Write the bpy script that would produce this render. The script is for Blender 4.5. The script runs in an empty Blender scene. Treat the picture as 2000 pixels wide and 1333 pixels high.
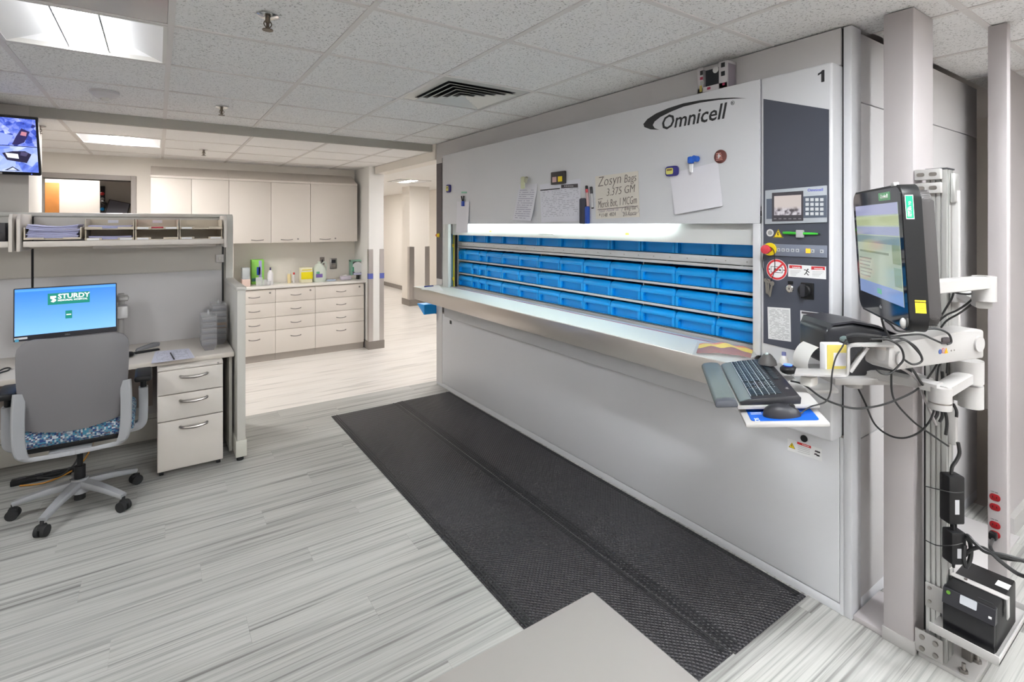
import bpy, bmesh, math, random
from mathutils import Vector, Matrix
random.seed(7)
S = bpy.context.scene
COL = S.collection
PI = math.pi
# ---------------------------------------------------------------- camera, world, exposure
CAM_F, HOR, YAW, EYE = 1005.0, 439.0, math.radians(34.55), 1.62
cam = bpy.data.cameras.new('camera'); camo = bpy.data.objects.new('camera', cam); COL.objects.link(camo)
camo.location = (0, 0, EYE); camo.rotation_euler = (PI/2, 0, -YAW)
cam.sensor_fit = 'HORIZONTAL'; cam.sensor_width = 36; cam.lens = 36*CAM_F/2000
cam.shift_y = -(666.5-HOR)/2000; cam.clip_start = 0.02
S.camera = camo
w = bpy.data.worlds.new('world'); S.world = w; w.use_nodes = True
w.node_tree.nodes['Background'].inputs[0].default_value = (0.8, 0.85, 1, 1)
w.node_tree.nodes['Background'].inputs[1].default_value = 0.05
S.view_settings.view_transform = 'Standard'; S.view_settings.look = 'None'
S.view_settings.gamma = 1; S.view_settings.use_curve_mapping = False
S.view_settings.exposure = 0.70
LAMP_ADDED_FRONT, LAMP_CORNER, LAMP_HALL, LAMP_ADDED_OFFICE, LAMP_STRIP = 104.0, 20.0, 100.0, 34.0, 44.0   # luminaire strengths

# ---------------------------------------------------------------- measuring helpers (real positions from the survey of the view)
FX, FY, RX, RY = math.sin(YAW), math.cos(YAW), math.cos(YAW), -math.sin(YAW)
def _ray(px, py):
    u = (px-1000)/CAM_F; return Vector((FX+RX*u, FY+RY*u, (HOR-py)/CAM_F))
def uX(px, py, x):
    d = _ray(px, py); t = x/d.x; return Vector((x, t*d.y, EYE+t*d.z))
def uY(px, py, y):
    d = _ray(px, py); t = y/d.y; return Vector((t*d.x, y, EYE+t*d.z))
def uZ(px, py, z):
    d = _ray(px, py); t = (z-EYE)/d.z; return Vector((t*d.x, t*d.y, z))
def uD(px, py, dep):
    d = _ray(px, py); return Vector((0, 0, EYE))+d*dep

# ---------------------------------------------------------------- materials
MATS = {}
def _new(name):
    m = bpy.data.materials.new(name); m.use_nodes = True
    return m, m.node_tree.nodes, m.node_tree.links, m.node_tree.nodes['Principled BSDF']
def srgb(c):
    return tuple((x/12.92 if x <= .04045 else ((x+.055)/1.055)**2.4) for x in c)
def hexc(h):
    h = h.lstrip('#')
    return srgb(tuple(int(h[i:i+2], 16)/255 for i in (0, 2, 4)))
def mat(name, col, rough=.5, metal=0.0, bump=0, bscale=200, spec=.5, emit=None, es=0, trans=0, alpha=1, aniso=0, var=0, vscale=4):
    if name in MATS: return MATS[name]
    if isinstance(col, str): col = hexc(col)
    m, N, L, b = _new(name)
    b.inputs['Base Color'].default_value = (*col, 1); b.inputs['Roughness'].default_value = rough
    b.inputs['Metallic'].default_value = metal; b.inputs['Specular IOR Level'].default_value = spec
    b.inputs['Transmission Weight'].default_value = trans; b.inputs['Alpha'].default_value = alpha
    if aniso: b.inputs['Anisotropic'].default_value = aniso
    if emit is not None:
        b.inputs['Emission Color'].default_value = (*emit, 1); b.inputs['Emission Strength'].default_value = es
    if bump or var:
        tc = N.new('ShaderNodeTexCoord')
        if bump:
            n = N.new('ShaderNodeTexNoise'); n.inputs['Scale'].default_value = bscale; n.inputs['Detail'].default_value = 2
            L.new(tc.outputs['Object'], n.inputs['Vector'])
            bp = N.new('ShaderNodeBump'); bp.inputs['Strength'].default_value = bump; bp.inputs['Distance'].default_value = .002
            L.new(n.outputs['Fac'], bp.inputs['Height']); L.new(bp.outputs['Normal'], b.inputs['Normal'])
        if var:
            n2 = N.new('ShaderNodeTexNoise'); n2.inputs['Scale'].default_value = vscale
            L.new(tc.outputs['Object'], n2.inputs['Vector'])
            mx = N.new('ShaderNodeMix'); mx.data_type = 'RGBA'
            mx.inputs['A'].default_value = (*[c*(1-var) for c in col], 1); mx.inputs['B'].default_value = (*[min(1, c*(1+var)) for c in col], 1)
            L.new(n2.outputs['Fac'], mx.inputs['Factor']); L.new(mx.outputs['Result'], b.inputs['Base Color'])
    MATS[name] = m; return m
def ramp(N, stops):
    r = N.new('ShaderNodeValToRGB'); e = r.color_ramp.elements
    while len(e) < len(stops): e.new(.5)
    for k, (p, c) in zip(e, stops):
        k.position = p; k.color = (*c, 1) if len(c) == 3 else c
    return r
def plank_mat(name, light, mid, dark, rough, rnd=True, fy=42, fx=1.0):
    m, N, L, b = _new(name)
    tc = N.new('ShaderNodeTexCoord'); oi = N.new('ShaderNodeObjectInfo')
    add = N.new('ShaderNodeVectorMath'); add.operation = 'ADD'
    sc = N.new('ShaderNodeVectorMath'); sc.operation = 'SCALE'; sc.inputs['Scale'].default_value = 91.0 if rnd else 0
    cx = N.new('ShaderNodeCombineXYZ')
    for i in range(3): L.new(oi.outputs['Random'], cx.inputs[i])
    L.new(cx.outputs[0], sc.inputs[0]); L.new(tc.outputs['Object'], add.inputs[0]); L.new(sc.outputs[0], add.inputs[1])
    mp = N.new('ShaderNodeMapping'); mp.inputs['Scale'].default_value = (fx, fy, 1); L.new(add.outputs[0], mp.inputs['Vector'])
    n1 = N.new('ShaderNodeTexNoise'); n1.inputs['Scale'].default_value = 1; n1.inputs['Detail'].default_value = 3; n1.inputs['Roughness'].default_value = .6
    L.new(mp.outputs[0], n1.inputs['Vector'])
    mp2 = N.new('ShaderNodeMapping'); mp2.inputs['Scale'].default_value = (fx*2.2, fy*2.6, 1); L.new(add.outputs[0], mp2.inputs['Vector'])
    n2 = N.new('ShaderNodeTexNoise'); n2.inputs['Scale'].default_value = 1; n2.inputs['Detail'].default_value = 1; L.new(mp2.outputs[0], n2.inputs['Vector'])
    r1 = ramp(N, [(.30, dark), (.44, mid), (.56, light), (.72, mid)]); L.new(n1.outputs['Fac'], r1.inputs[0])
    r2 = ramp(N, [(.30, (.55, .55, .55)), (.42, (1, 1, 1))]); L.new(n2.outputs['Fac'], r2.inputs[0])
    mx = N.new('ShaderNodeMix'); mx.data_type = 'RGBA'; mx.blend_type = 'MULTIPLY'; mx.inputs['Factor'].default_value = .55
    L.new(r1.outputs[0], mx.inputs['A']); L.new(r2.outputs[0], mx.inputs['B'])
    # small brightness shift from board to board
    hs = N.new('ShaderNodeHueSaturation'); mr = N.new('ShaderNodeMapRange'); mr.inputs['To Min'].default_value = .93; mr.inputs['To Max'].default_value = 1.07
    L.new(oi.outputs['Random'], mr.inputs['Value']); L.new(mr.outputs[0], hs.inputs['Value']); L.new(mx.outputs['Result'], hs.inputs['Color'])
    L.new(hs.outputs[0], b.inputs['Base Color']); b.inputs['Roughness'].default_value = rough
    MATS[name] = m; return m
def tile_mat(name, col, hole, dens):
    m, N, L, b = _new(name)
    tc = N.new('ShaderNodeTexCoord'); oi = N.new('ShaderNodeObjectInfo')
    add = N.new('ShaderNodeVectorMath'); add.operation = 'ADD'; cx = N.new('ShaderNodeCombineXYZ')
    mul = N.new('ShaderNodeMath'); mul.operation = 'MULTIPLY'; mul.inputs[1].default_value = 37
    L.new(oi.outputs['Random'], mul.inputs[0])
    for i in range(2): L.new(mul.outputs[0], cx.inputs[i])
    L.new(tc.outputs['Object'], add.inputs[0]); L.new(cx.outputs[0], add.inputs[1])
    n = N.new('ShaderNodeTexNoise'); n.inputs['Scale'].default_value = 125; n.inputs['Detail'].default_value = 2.5; n.inputs['Roughness'].default_value = .65; L.new(add.outputs[0], n.inputs['Vector'])
    r = ramp(N, [(dens, hole), (dens+.07, col)]); L.new(n.outputs['Fac'], r.inputs[0]); L.new(r.outputs[0], b.inputs['Base Color'])
    bp = N.new('ShaderNodeBump'); bp.inputs['Strength'].default_value = .6; bp.inputs['Distance'].default_value = .002
    L.new(r.outputs[0], bp.inputs['Height']); L.new(bp.outputs[0], b.inputs['Normal']); b.inputs['Roughness'].default_value = .95
    MATS[name] = m; return m
def stud_mat(name, col, pitch, rough, strength=1.0):
    m, N, L, b = _new(name); tc = N.new('ShaderNodeTexCoord')
    mp = N.new('ShaderNodeMapping'); mp.inputs['Rotation'].default_value = (0, 0, PI/4); mp.inputs['Scale'].default_value = (PI/pitch,)*3
    L.new(tc.outputs['Object'], mp.inputs[0]); sp = N.new('ShaderNodeSeparateXYZ'); L.new(mp.outputs[0], sp.inputs[0])
    s = []
    for i in range(2):
        q = N.new('ShaderNodeMath'); q.operation = 'SINE'; L.new(sp.outputs[i], q.inputs[0])
        a = N.new('ShaderNodeMath'); a.operation = 'ABSOLUTE'; L.new(q.outputs[0], a.inputs[0]); s.append(a)
    mu = N.new('ShaderNodeMath'); mu.operation = 'MULTIPLY'; L.new(s[0].outputs[0], mu.inputs[0]); L.new(s[1].outputs[0], mu.inputs[1])
    bp = N.new('ShaderNodeBump'); bp.inputs['Strength'].default_value = strength; bp.inputs['Distance'].default_value = .006
    L.new(mu.outputs[0], bp.inputs['Height']); L.new(bp.outputs[0], b.inputs['Normal'])
    b.inputs['Base Color'].default_value = (*col, 1); b.inputs['Roughness'].default_value = rough
    MATS[name] = m; return m
def print_mat(name, paper, ink, rows, wordscale=14, thick=.42, dens=.46, margin=.08, top=.1, bot=.06):
    """rows of print on a sheet, laid out in the sheet's own UVs"""
    m, N, L, b = _new(name); tc = N.new('ShaderNodeTexCoord'); sp = N.new('ShaderNodeSeparateXYZ'); L.new(tc.outputs['UV'], sp.inputs[0])
    def mth(op, a, c):
        q = N.new('ShaderNodeMath'); q.operation = op
        for i, v in enumerate((a, c)):
            if isinstance(v, (int, float)): q.inputs[i].default_value = v
            else: L.new(v, q.inputs[i])
        return q.outputs[0]
    fr = mth('FRACT', mth('MULTIPLY', sp.outputs[1], rows), 0)
    line = mth('LESS_THAN', fr, thick)
    fl = mth('FLOOR', mth('MULTIPLY', sp.outputs[1], rows), 0)
    cx = N.new('ShaderNodeCombineXYZ'); L.new(mth('MULTIPLY', sp.outputs[0], wordscale), cx.inputs[0]); L.new(mth('MULTIPLY', fl, 3.7), cx.inputs[1])
    n = N.new('ShaderNodeTexNoise'); n.inputs['Scale'].default_value = 1; n.inputs['Detail'].default_value = 2; L.new(cx.outputs[0], n.inputs['Vector'])
    word = mth('GREATER_THAN', n.outputs['Fac'], dens)
    inx = mth('MULTIPLY', mth('GREATER_THAN', sp.outputs[0], margin), mth('LESS_THAN', sp.outputs[0], 1-margin))
    iny = mth('MULTIPLY', mth('GREATER_THAN', sp.outputs[1], bot), mth('LESS_THAN', sp.outputs[1], 1-top))
    f = mth('MULTIPLY', mth('MULTIPLY', line, word), mth('MULTIPLY', inx, iny))
    mx = N.new('ShaderNodeMix'); mx.data_type = 'RGBA'; L.new(f, mx.inputs['Factor'])
    mx.inputs['A'].default_value = (*paper, 1); mx.inputs['B'].default_value = (*ink, 1)
    L.new(mx.outputs['Result'], b.inputs['Base Color']); b.inputs['Roughness'].default_value = .7
    MATS[name] = m; return m
def glow(name, col, s):
    return mat(name, (0, 0, 0), .6, emit=col, es=s)

M_white = mat('white paint', '#dcdad6', .45)
M_grey = mat('machine light grey powder coat', (.615, .62, .648), .42, bump=.12, bscale=600)
M_grey2 = mat('casing grey paint', (.56, .545, .55), .38, bump=.08, bscale=600)
M_post = mat('grey column laminate', (.43, .40, .405), .4)
M_plate = mat('slate control plate', (.060, .066, .090), .42, bump=.25, bscale=450)
M_black = mat('black plastic', (.009, .009, .010), .45, spec=.3)
M_dark = mat('dark grey plastic', (.030, .030, .036), .40, spec=.35)
M_rub = mat('black rubber', (.015, .015, .016), .8)
M_cable = mat('black cable', (.012, .012, .013), .5)
M_steel = mat('brushed stainless steel', (.60, .57, .55), .30, 1.0, bump=.05, bscale=900)
M_chrome = mat('chrome', (.7, .7, .7), .18, 1.0)
M_nickel = mat('satin nickel', (.32, .30, .285), .33, 1.0)
M_alu = mat('anodised aluminium', (.50, .50, .49), .38, .7)
M_cream = mat('cream laminate', (.76, .705, .65), .45)
M_creamedge = mat('cream edge', (.55, .49, .43), .5)
M_counter = mat('pale counter laminate', (.84, .81, .77), .35)
M_deskl = mat('desk laminate', (.60, .555, .51), .4)
M_part = mat('partition paint', (.57, .555, .515), .45)
M_tack = mat('tack panel fabric', (.58, .55, .51), .9, bump=.3, bscale=900)
M_wboard = mat('light grey fabric panel', (.51, .495, .50), .85, bump=.2, bscale=900)
M_wall = mat('warm white wall', (.84, .795, .735), .75)
M_wallg = mat('grey beige wall', (.50, .47, .44), .75)
M_trimg = mat('taupe trim', (.36, .33, .31), .6)
M_cove = mat('taupe cove base', (.26, .23, .21), .55)
M_header = mat('ceiling step paint', (.42, .405, .365), .7)
M_blue = mat('blue bin plastic', (.0, .31, .80), .35)
M_armw = mat('arm off white plastic', (.42, .408, .40), .38)
M_paper = mat('paper', (.72, .71, .76), .75)
M_paperw = mat('printed paper white', (.80, .80, .81), .7)
M_red = mat('red', (.62, .03, .035), .4)
M_yellow = mat('safety yellow', (.82, .62, .01), .45)
M_green = mat('green', (.01, .33, .16), .5)
M_ink = mat('ink', (.02, .02, .022), .6)
M_clear = mat('clear plastic', (.85, .86, .87), .12, alpha=.28)
M_smoke = mat('smoked clear plastic', (.30, .29, .30), .15, alpha=.6)
M_orange = mat('wood door', (.58, .22, .05), .45, var=.15, vscale=9)
M_floor = plank_mat('grey streaked vinyl plank', (.475, .473, .453), (.375, .372, .356), (.175, .170, .162), .34, fx=.75)
M_floorh = plank_mat('pale vinyl floor', (.82, .785, .75), (.78, .74, .70), (.70, .66, .62), .28, rnd=False, fy=9, fx=.7)
M_tile = tile_mat('fissured ceiling tile', (.84, .835, .83), (.44, .435, .43), .36)
M_tileh = tile_mat('fine ceiling tile', (.90, .88, .86), (.80, .77, .74), .33)
M_grid = mat('ceiling grid', (.70, .675, .66), .5)
M_gridh = mat('ceiling grid pale', (.70, .66, .63), .5)
M_mat = stud_mat('black studded rubber', (.030, .029, .034), .0145, .46)
M_matedge = mat('rubber mat edge', (.016, .016, .018), .5)

# ---------------------------------------------------------------- mesh builder
class MB:
    def __init__(s): s.bm = bmesh.new(); s.uv = None
    def _bev(s, vs, bev, seg):
        es = {e for v in vs for e in v.link_edges}
        bmesh.ops.bevel(s.bm, geom=list(es), offset=bev, segments=seg, profile=.5, affect='EDGES')
    def box(s, x0, x1, y0, y1, z0, z1, bev=0, seg=2, M=None):
        T = Matrix.Translation(((x0+x1)/2, (y0+y1)/2, (z0+z1)/2)) @ Matrix.Diagonal((abs(x1-x0), abs(y1-y0), abs(z1-z0), 1))
        if M is not None: T = M @ T
        r = bmesh.ops.create_cube(s.bm, size=1, matrix=T)
        if bev: s._bev(r['verts'], bev, seg)
        return s
    def cyl(s, a, b, r, r2=None, seg=20, caps=True):
        a = Vector(a); b = Vector(b); d = b-a
        q = Vector((0, 0, 1)).rotation_difference(d.normalized()).to_matrix().to_4x4()
        bmesh.ops.create_cone(s.bm, cap_ends=caps, segments=seg, radius1=r, radius2=r if r2 is None else r2, depth=d.length, matrix=Matrix.Translation((a+b)/2) @ q)
        return s
    def sph(s, c, r, sc=(1, 1, 1), u=16, v=10, M=None):
        T = Matrix.Translation(c) @ Matrix.Diagonal((*[r*k for k in sc], 1))
        if M is not None: T = M @ T
        bmesh.ops.create_uvsphere(s.bm, u_segments=u, v_segments=v, radius=1, matrix=T); return s
    def rings(s, R, closed=False, caps=True):
        V = [[s.bm.verts.new(p) for p in r] for r in R]; n = len(V[0])
        for i in range(len(V)-1+(1 if closed else 0)):
            A, B = V[i], V[(i+1) % len(V)]
            for k in range(n): s.bm.faces.new((A[k], A[(k+1) % n], B[(k+1) % n], B[k]))
        if caps and not closed:
            s.bm.faces.new(V[0][::-1]); s.bm.faces.new(V[-1])
        return s
    def tube(s, pts, r, seg=8, smooth=0):
        P = [Vector(p) for p in pts]
        if smooth: P = spline(P, smooth)
        R = []; up = Vector((0, 0, 1)); prev = None
        for i, p in enumerate(P):
            t = (P[min(i+1, len(P)-1)]-P[max(i-1, 0)]).normalized()
            if prev is None:
                n = t.cross(up) if abs(t.z) < .95 else t.cross(Vector((1, 0, 0)))
            else: n = prev-t*prev.dot(t)
            n.normalize(); prev = n; bn = t.cross(n); rr = r[i] if isinstance(r, (list, tuple)) else r
            R.append([p+(n*math.cos(2*PI*k/seg)+bn*math.sin(2*PI*k/seg))*rr for k in range(seg)])
        return s.rings(R)
    def sweep(s, pts, wdir, wd, th, smooth=0, taper=None):
        """flat bar along pts: width wd along wdir, thickness th"""
        P = [Vector(p) for p in pts]
        if smooth: P = spline(P, smooth)
        wdir = Vector(wdir).normalized(); R = []
        for i, p in enumerate(P):
            t = (P[min(i+1, len(P)-1)]-P[max(i-1, 0)]).normalized(); n = t.cross(wdir).normalized()
            k = 1 if taper is None else taper[0]+(taper[1]-taper[0])*i/(len(P)-1)
            a, c = wdir*wd*k/2, n*th*k/2
            R.append([p+a*.8+c, p+a+c*.6, p+a-c*.6, p+a*.8-c, p-a*.8-c, p-a-c*.6, p-a+c*.6, p-a*.8+c])
        return s.rings(R)
    def lathe(s, prof, M=None, seg=24):
        M = M or Matrix(); R = []
        for r, z in prof: R.append([M @ Vector((max(r, 1e-5)*math.cos(2*PI*k/seg), max(r, 1e-5)*math.sin(2*PI*k/seg), z)) for k in range(seg)])
        return s.rings(R)
    def prism(s, poly, d, M=None, bev=0, seg=2):
        M = M or Matrix()
        A = [s.bm.verts.new(M @ Vector((u, v, 0))) for u, v in poly]; B = [s.bm.verts.new(M @ Vector((u, v, d))) for u, v in poly]; n = len(poly)
        s.bm.faces.new(A[::-1]); s.bm.faces.new(B)
        for k in range(n): s.bm.faces.new((A[k], A[(k+1) % n], B[(k+1) % n], B[k]))
        if bev: s._bev(A+B, bev, seg)
        return s
    def sheet(s, f, nu, nv, th):
        """thin curved sheet from f(u,v) with UVs"""
        g = [[Vector(f(i/nu, j/nv)) for j in range(nv+1)] for i in range(nu+1)]
        uvl = s.bm.loops.layers.uv.verify()
        nrm = (g[nu][0]-g[0][0]).cross(g[0][nv]-g[0][0]).normalized()
        A = [[s.bm.verts.new(p) for p in r] for r in g]; B = [[s.bm.verts.new(p-nrm*th) for p in r] for r in g]
        for i in range(nu):
            for j in range(nv):
                F = s.bm.faces.new((A[i][j], A[i+1][j], A[i+1][j+1], A[i][j+1]))
                for l, (a, c) in zip(F.loops, ((i, j), (i+1, j), (i+1, j+1), (i, j+1))): l[uvl].uv = (a/nu, c/nv)
                s.bm.faces.new((B[i][j], B[i][j+1], B[i+1][j+1], B[i+1][j]))
        for i in range(nu):
            s.bm.faces.new((A[i][0], B[i][0], B[i+1][0], A[i+1][0])); s.bm.faces.new((A[i][nv], A[i+1][nv], B[i+1][nv], B[i][nv]))
        for j in range(nv):
            s.bm.faces.new((A[0][j], A[0][j+1], B[0][j+1], B[0][j])); s.bm.faces.new((A[nu][j], B[nu][j], B[nu][j+1], A[nu][j+1]))
        return s
    def mesh(s, name, m, ang=38):
        me = bpy.data.meshes.new(name)
        bmesh.ops.recalc_face_normals(s.bm, faces=s.bm.faces[:]); s.bm.to_mesh(me); s.bm.free()
        me.materials.append(m); me.shade_smooth(); me.set_sharp_from_angle(angle=math.radians(ang)); return me
    def build(s, name, m, parent=None, label=None, ang=38):
        return put(name, s.mesh(name, m, ang), parent, label)
def spline(P, k):
    out = []
    for i in range(len(P)-1):
        p0, p1, p2, p3 = P[max(i-1, 0)], P[i], P[i+1], P[min(i+2, len(P)-1)]
        for j in range(k):
            t = j/k; out.append(.5*((2*p1)+(p2-p0)*t+(2*p0-5*p1+4*p2-p3)*t*t+(3*p1-p0-3*p2+p3)*t**3))
    return out+[P[-1]]
def put(name, me, parent=None, label=None):
    o = bpy.data.objects.new(name, me); COL.objects.link(o)
    if parent is not None:
        o.parent = parent
        root = parent.parent or parent
        if parent.parent is None: o.matrix_parent_inverse = Matrix.Translation(parent.location).inverted() if parent.type == 'EMPTY' else Matrix()
    if label: o['label'] = label
    return o
def thing(name, label, cat, loc=(0, 0, 0), group=None):
    o = bpy.data.objects.new(name, None); COL.objects.link(o); o.location = loc; o.empty_display_size = .05
    o['label'] = label; o['category'] = cat
    if group: o['group'] = group
    return o
def tag(o, label, cat, group=None):
    o['label'] = label; o['category'] = cat
    if group: o['group'] = group
    return o
def struct(o, label=None):
    o['kind'] = 'structure'
    if label: o['label'] = label
    return o
def stuff(o): o['kind'] = 'stuff'; return o
def box(name, m, x0, x1, y0, y1, z0, z1, parent=None, bev=0, label=None):
    return MB().box(x0, x1, y0, y1, z0, z1, bev).build(name, m, parent, label)
# frames for things fixed on faces: local x = viewer's right, y = up, z = out of the face
def faceX(p): return Matrix.Translation(p) @ Matrix(((0, 0, -1, 0), (-1, 0, 0, 0), (0, 1, 0, 0), (0, 0, 0, 1)))
def faceY(p): return Matrix.Translation(p) @ Matrix(((1, 0, 0, 0), (0, 0, -1, 0), (0, 1, 0, 0), (0, 0, 0, 1)))
def frame(o, x, y):
    x = Vector(x).normalized(); y = Vector(y); y = (y-x*y.dot(x)).normalized(); z = x.cross(y)
    return Matrix(((x.x, y.x, z.x, o[0]), (x.y, y.y, z.y, o[1]), (x.z, y.z, z.z, o[2]), (0, 0, 0, 1)))
def text(name, s, size, m, M, parent, shear=0, ext=.0004, align='LEFT', xs=1.0, off=0, sp=1.0):
    c = bpy.data.curves.new(name, 'FONT'); c.body = s; c.size = size; c.shear = shear; c.extrude = ext; c.align_x = align; c.offset = off; c.space_character = sp; c.resolution_u = 2
    t = bpy.data.objects.new(name, c); COL.objects.link(t)
    me = bpy.data.meshes.new_from_object(t.evaluated_get(bpy.context.evaluated_depsgraph_get()))
    bpy.data.objects.remove(t); me.transform(M @ Matrix.Diagonal((xs, 1, 1, 1)) @ Matrix.Translation((0, 0, ext))); me.name = name
    me.materials.clear(); me.materials.append(m)
    return put(name, me, parent)
def rrect(w, h, r, n=4, cx=0, cy=0):
    P = []
    for sx, sy, a0 in ((1, 1, 0), (-1, 1, 90), (-1, -1, 180), (1, -1, 270)):
        for k in range(n+1):
            a = math.radians(a0+90*k/n); P.append((cx+sx*(w/2-r)+r*math.cos(a), cy+sy*(h/2-r)+r*math.sin(a)))
    return P
def disc(r, n=24, cx=0, cy=0): return [(cx+r*math.cos(2*PI*k/n), cy+r*math.sin(2*PI*k/n)) for k in range(n)]
def bowpull(p, width, m, parent, d=.03, r=.005, name='handle', rot=None):
    """bow handle on a face looking to -Y, centred on p"""
    x, y, z = p; w2 = width/2
    return MB().tube([(x-w2, y, z), (x-w2*.92, y-d*.7, z), (x-w2*.5, y-d, z-.004), (x, y-d*1.08, z-.006), (x+w2*.5, y-d, z-.004), (x+w2*.92, y-d*.7, z), (x+w2, y, z)], r, 6, 3).build(name, m, parent)
ORD = ['first', 'second', 'third', 'fourth', 'fifth', 'sixth', 'seventh', 'eighth', 'ninth', 'tenth', 'eleventh', 'twelfth', 'thirteenth', 'fourteenth']
def quadpts(fn, pts, *a): return [fn(px, py, *a) for px, py in pts]
def paper(name, m, tl, tr, br, bl, parent=None, bulge=.004, th=.0008, n=8):
    """sheet of paper hung by its corners, lifting off towards the bottom"""
    tl, tr, br, bl = map(Vector, (tl, tr, br, bl)); nr = (tr-tl).cross(tl-bl).normalized()
    def f(u, v):
        p = (bl*(1-u)+br*u)*(1-v)+(tl*(1-u)+tr*u)*v
        return p+nr*(bulge*(1-v)**1.5+bulge*.3*math.sin(u*PI)*(1-v))
    return MB().sheet(f, n, n, th).build(name, m, parent)
# ================================================================ STRUCTURE
CZ, CH = 2.44, 2.37           # ceiling heights: room, cabinet bay
fl = struct(box('floor', M_cove, -3.2, 6.0, -3.2, 4.85, -.10, -.004), 'grey streaked vinyl plank floor of the work room')
PL, PW = 1.22, .165
pm = MB().box(-PL/2+.0003, PL/2-.0003, -PW/2+.0003, PW/2-.0003, -.006, 0, 0).mesh('plank', M_floor)
rowi = 0; y = 4.85-PW/2
while y > -.2:
    off = (rowi*0.37) % 1*PL; x = -2.2+off
    while x < 4.4:
        if not (x-PL/2 > 2.5 and y > 1.1) and not (x+PL/2 < -1.9):
            q = _ray(0, 0); o = put('plank', pm, fl); o.location = (x, y, 0)
        x += PL
    y -= PW; rowi += 1
fh = struct(box('floor', M_floorh, -3.2, 6.5, 4.85, 15.0, -.10, 0), 'pale vinyl floor of the passage beyond')
# ceiling of the work room with tiles in a T-bar grid
ce = struct(box('ceiling', M_grid, -3.2, 6.0, -3.2, 4.85, CZ+.12, CZ+.18), 'suspended ceiling of fissured tiles over the work room')
GX, GY, PX, PY = .045, 4.45, .624, .635
LIGHTS = [(-1, 2)]; VENT = [(2, 2)]; GLOSS = [(-1, 3)]
HIDDEN_LIGHTS = [(-3, 2), (1, 6), (4, 7), (2, 8), (1, 10), (-2, 10), (4, 10)]  # cells of unseen fixtures added to light the work room
tm = MB().box(-PX/2+.004, PX/2-.004, -PY/2+.004, PY/2-.004, .004, .02).mesh('ceiling_tile', M_tile)
for i in range(-3, 9):
    for j in range(-1, 8):
        cx = GX+PX*(i+.5); cy = GY-PY*(j+.5)
        if (i, j) in LIGHTS+VENT+GLOSS+HIDDEN_LIGHTS: continue
        if j == -1:                                       # cut row at the ceiling step
            o = MB().box(cx-PX/2+.004, cx+PX/2-.004, GY+.004, 4.83, CZ+.004, CZ+.02).build('ceiling_tile', M_tile, ce); continue
        if cx > 2.65 and cy > 1.0: continue               # inside the carousel
        if cx > 2.4 and cy > .9:                          # cut row at the carousel side
            MB().box(cx-PX/2+.004, cx+PX/2-.004, cy-PY/2+.004, .943 if cx > 2.65 else cy+PY/2-.004, CZ+.004, CZ+.02).build('ceiling_tile', M_tile, ce); continue
        o = put('ceiling_tile', tm, ce); o.location = (cx, cy, CZ)
for i in range(-3, 9):
    x = GX+PX*i; box('grid_bar', M_grid, x-.012, x+.012, -.65, 4.83 if x < 2.3 else .94, CZ, CZ+.03, ce)
for j in range(0, 9):
    yy = GY-PY*j; box('grid_bar', M_grid, -1.85, 2.335 if yy > .95 else 5.4, yy-.012, yy+.012, CZ+.0005, CZ+.0295, ce)
# ceiling of the cabinet bay, a step lower
ceh = struct(box('ceiling', M_gridh, -3.2, 2.33, 4.87, 7.2, CH+.12, CH+.16), 'lower pale tiled ceiling over the cabinet bay')
HYL = [4.87, 5.47, 6.09, 6.71, 7.13]
for i in range(-4, 4):
    for k in range(4):
        if (i, k) == (-1, 1): continue
        x0 = GX+PX*i; x1 = min(x0+PX, 2.33)
        if i in (-4, -3, -2) and k < 0: continue
        box('ceiling_tile', M_tileh, x0+.004, x1-.004, HYL[k]+.004, HYL[k+1]-.004, CH+.004, CH+.02, ceh)
for i in range(-4, 5):
    x = min(GX+PX*i, 2.325); box('grid_bar', M_gridh, x-.012, x+.012, 4.87, 7.12, CH, CH+.03, ceh)
for yy in HYL[1:4]: box('grid_bar', M_gridh, -2.4, 2.33, yy-.008, yy+.008, CH+.0005, CH+.0295, ceh)
struct(box('trim_1', M_header, -.735, 2.36, 4.83, 4.87, CH, CZ+.05), 'grey step between the two ceilings')
struct(box('trim_2', M_wall, 2.33, 2.49, 4.76, 6.56, 2.28, CZ+.06), 'cream header beam running to the column')
struct(box('ceiling', mat('smooth white ceiling', (.88, .86, .83), .8), 2.49, 7, 4.76, 15, CH+.015, CH+.06), 'smooth white passage ceiling')
struct(box('ceiling', M_white, -3.2, 2.33, 7.25, 10.2, 2.6, 2.65), 'ceiling of the office behind the doorway')
# walls
struct(box('wall_left', M_wallg, -3.2, -.735, 4.83, 5.32, 0, CZ), 'grey beige wall stub behind the television')
wb = MB()
wb.box(-3.2, -.98, 7.12, 7.25, 0, 2.7).box(-.245, 2.3, 7.12, 7.25, 0, 2.7).box(-.98, -.245, 7.12, 7.25, 2.105, 2.7)
struct(wb.build('wall_back', M_wall), 'cream back wall behind the cabinets')
dfr = MB()
dfr.box(-.295+.05, -.195, 7.085, 7.27, 0, 2.16, .004).box(-1.03, -.98, 7.085, 7.27, 0, 2.16, .004).box(-.98, -.245, 7.085, 7.27, 2.105, 2.16, .004)
struct(dfr.build('door_1', M_trimg), 'taupe steel door frame in the back wall')
struct(box('wall_outer', M_wall, -3.2, -3.1, -3.2, 10.2, 0, 2.7), 'side wall of the work room')
struct(box('wall_rear', M_wall, -3.2, 6, -3.2, -3.1, 0, 2.6), 'rear wall of the work room')
struct(box('wall_far', M_wall, -3.2, 2.3, 9.6, 9.7, 0, 2.7), 'white far wall of the office')
struct(box('wall_office', M_wallg, -.62, 2.3, 8.55, 8.65, 0, 2.7), 'beige office wall behind the small screen')
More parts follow.
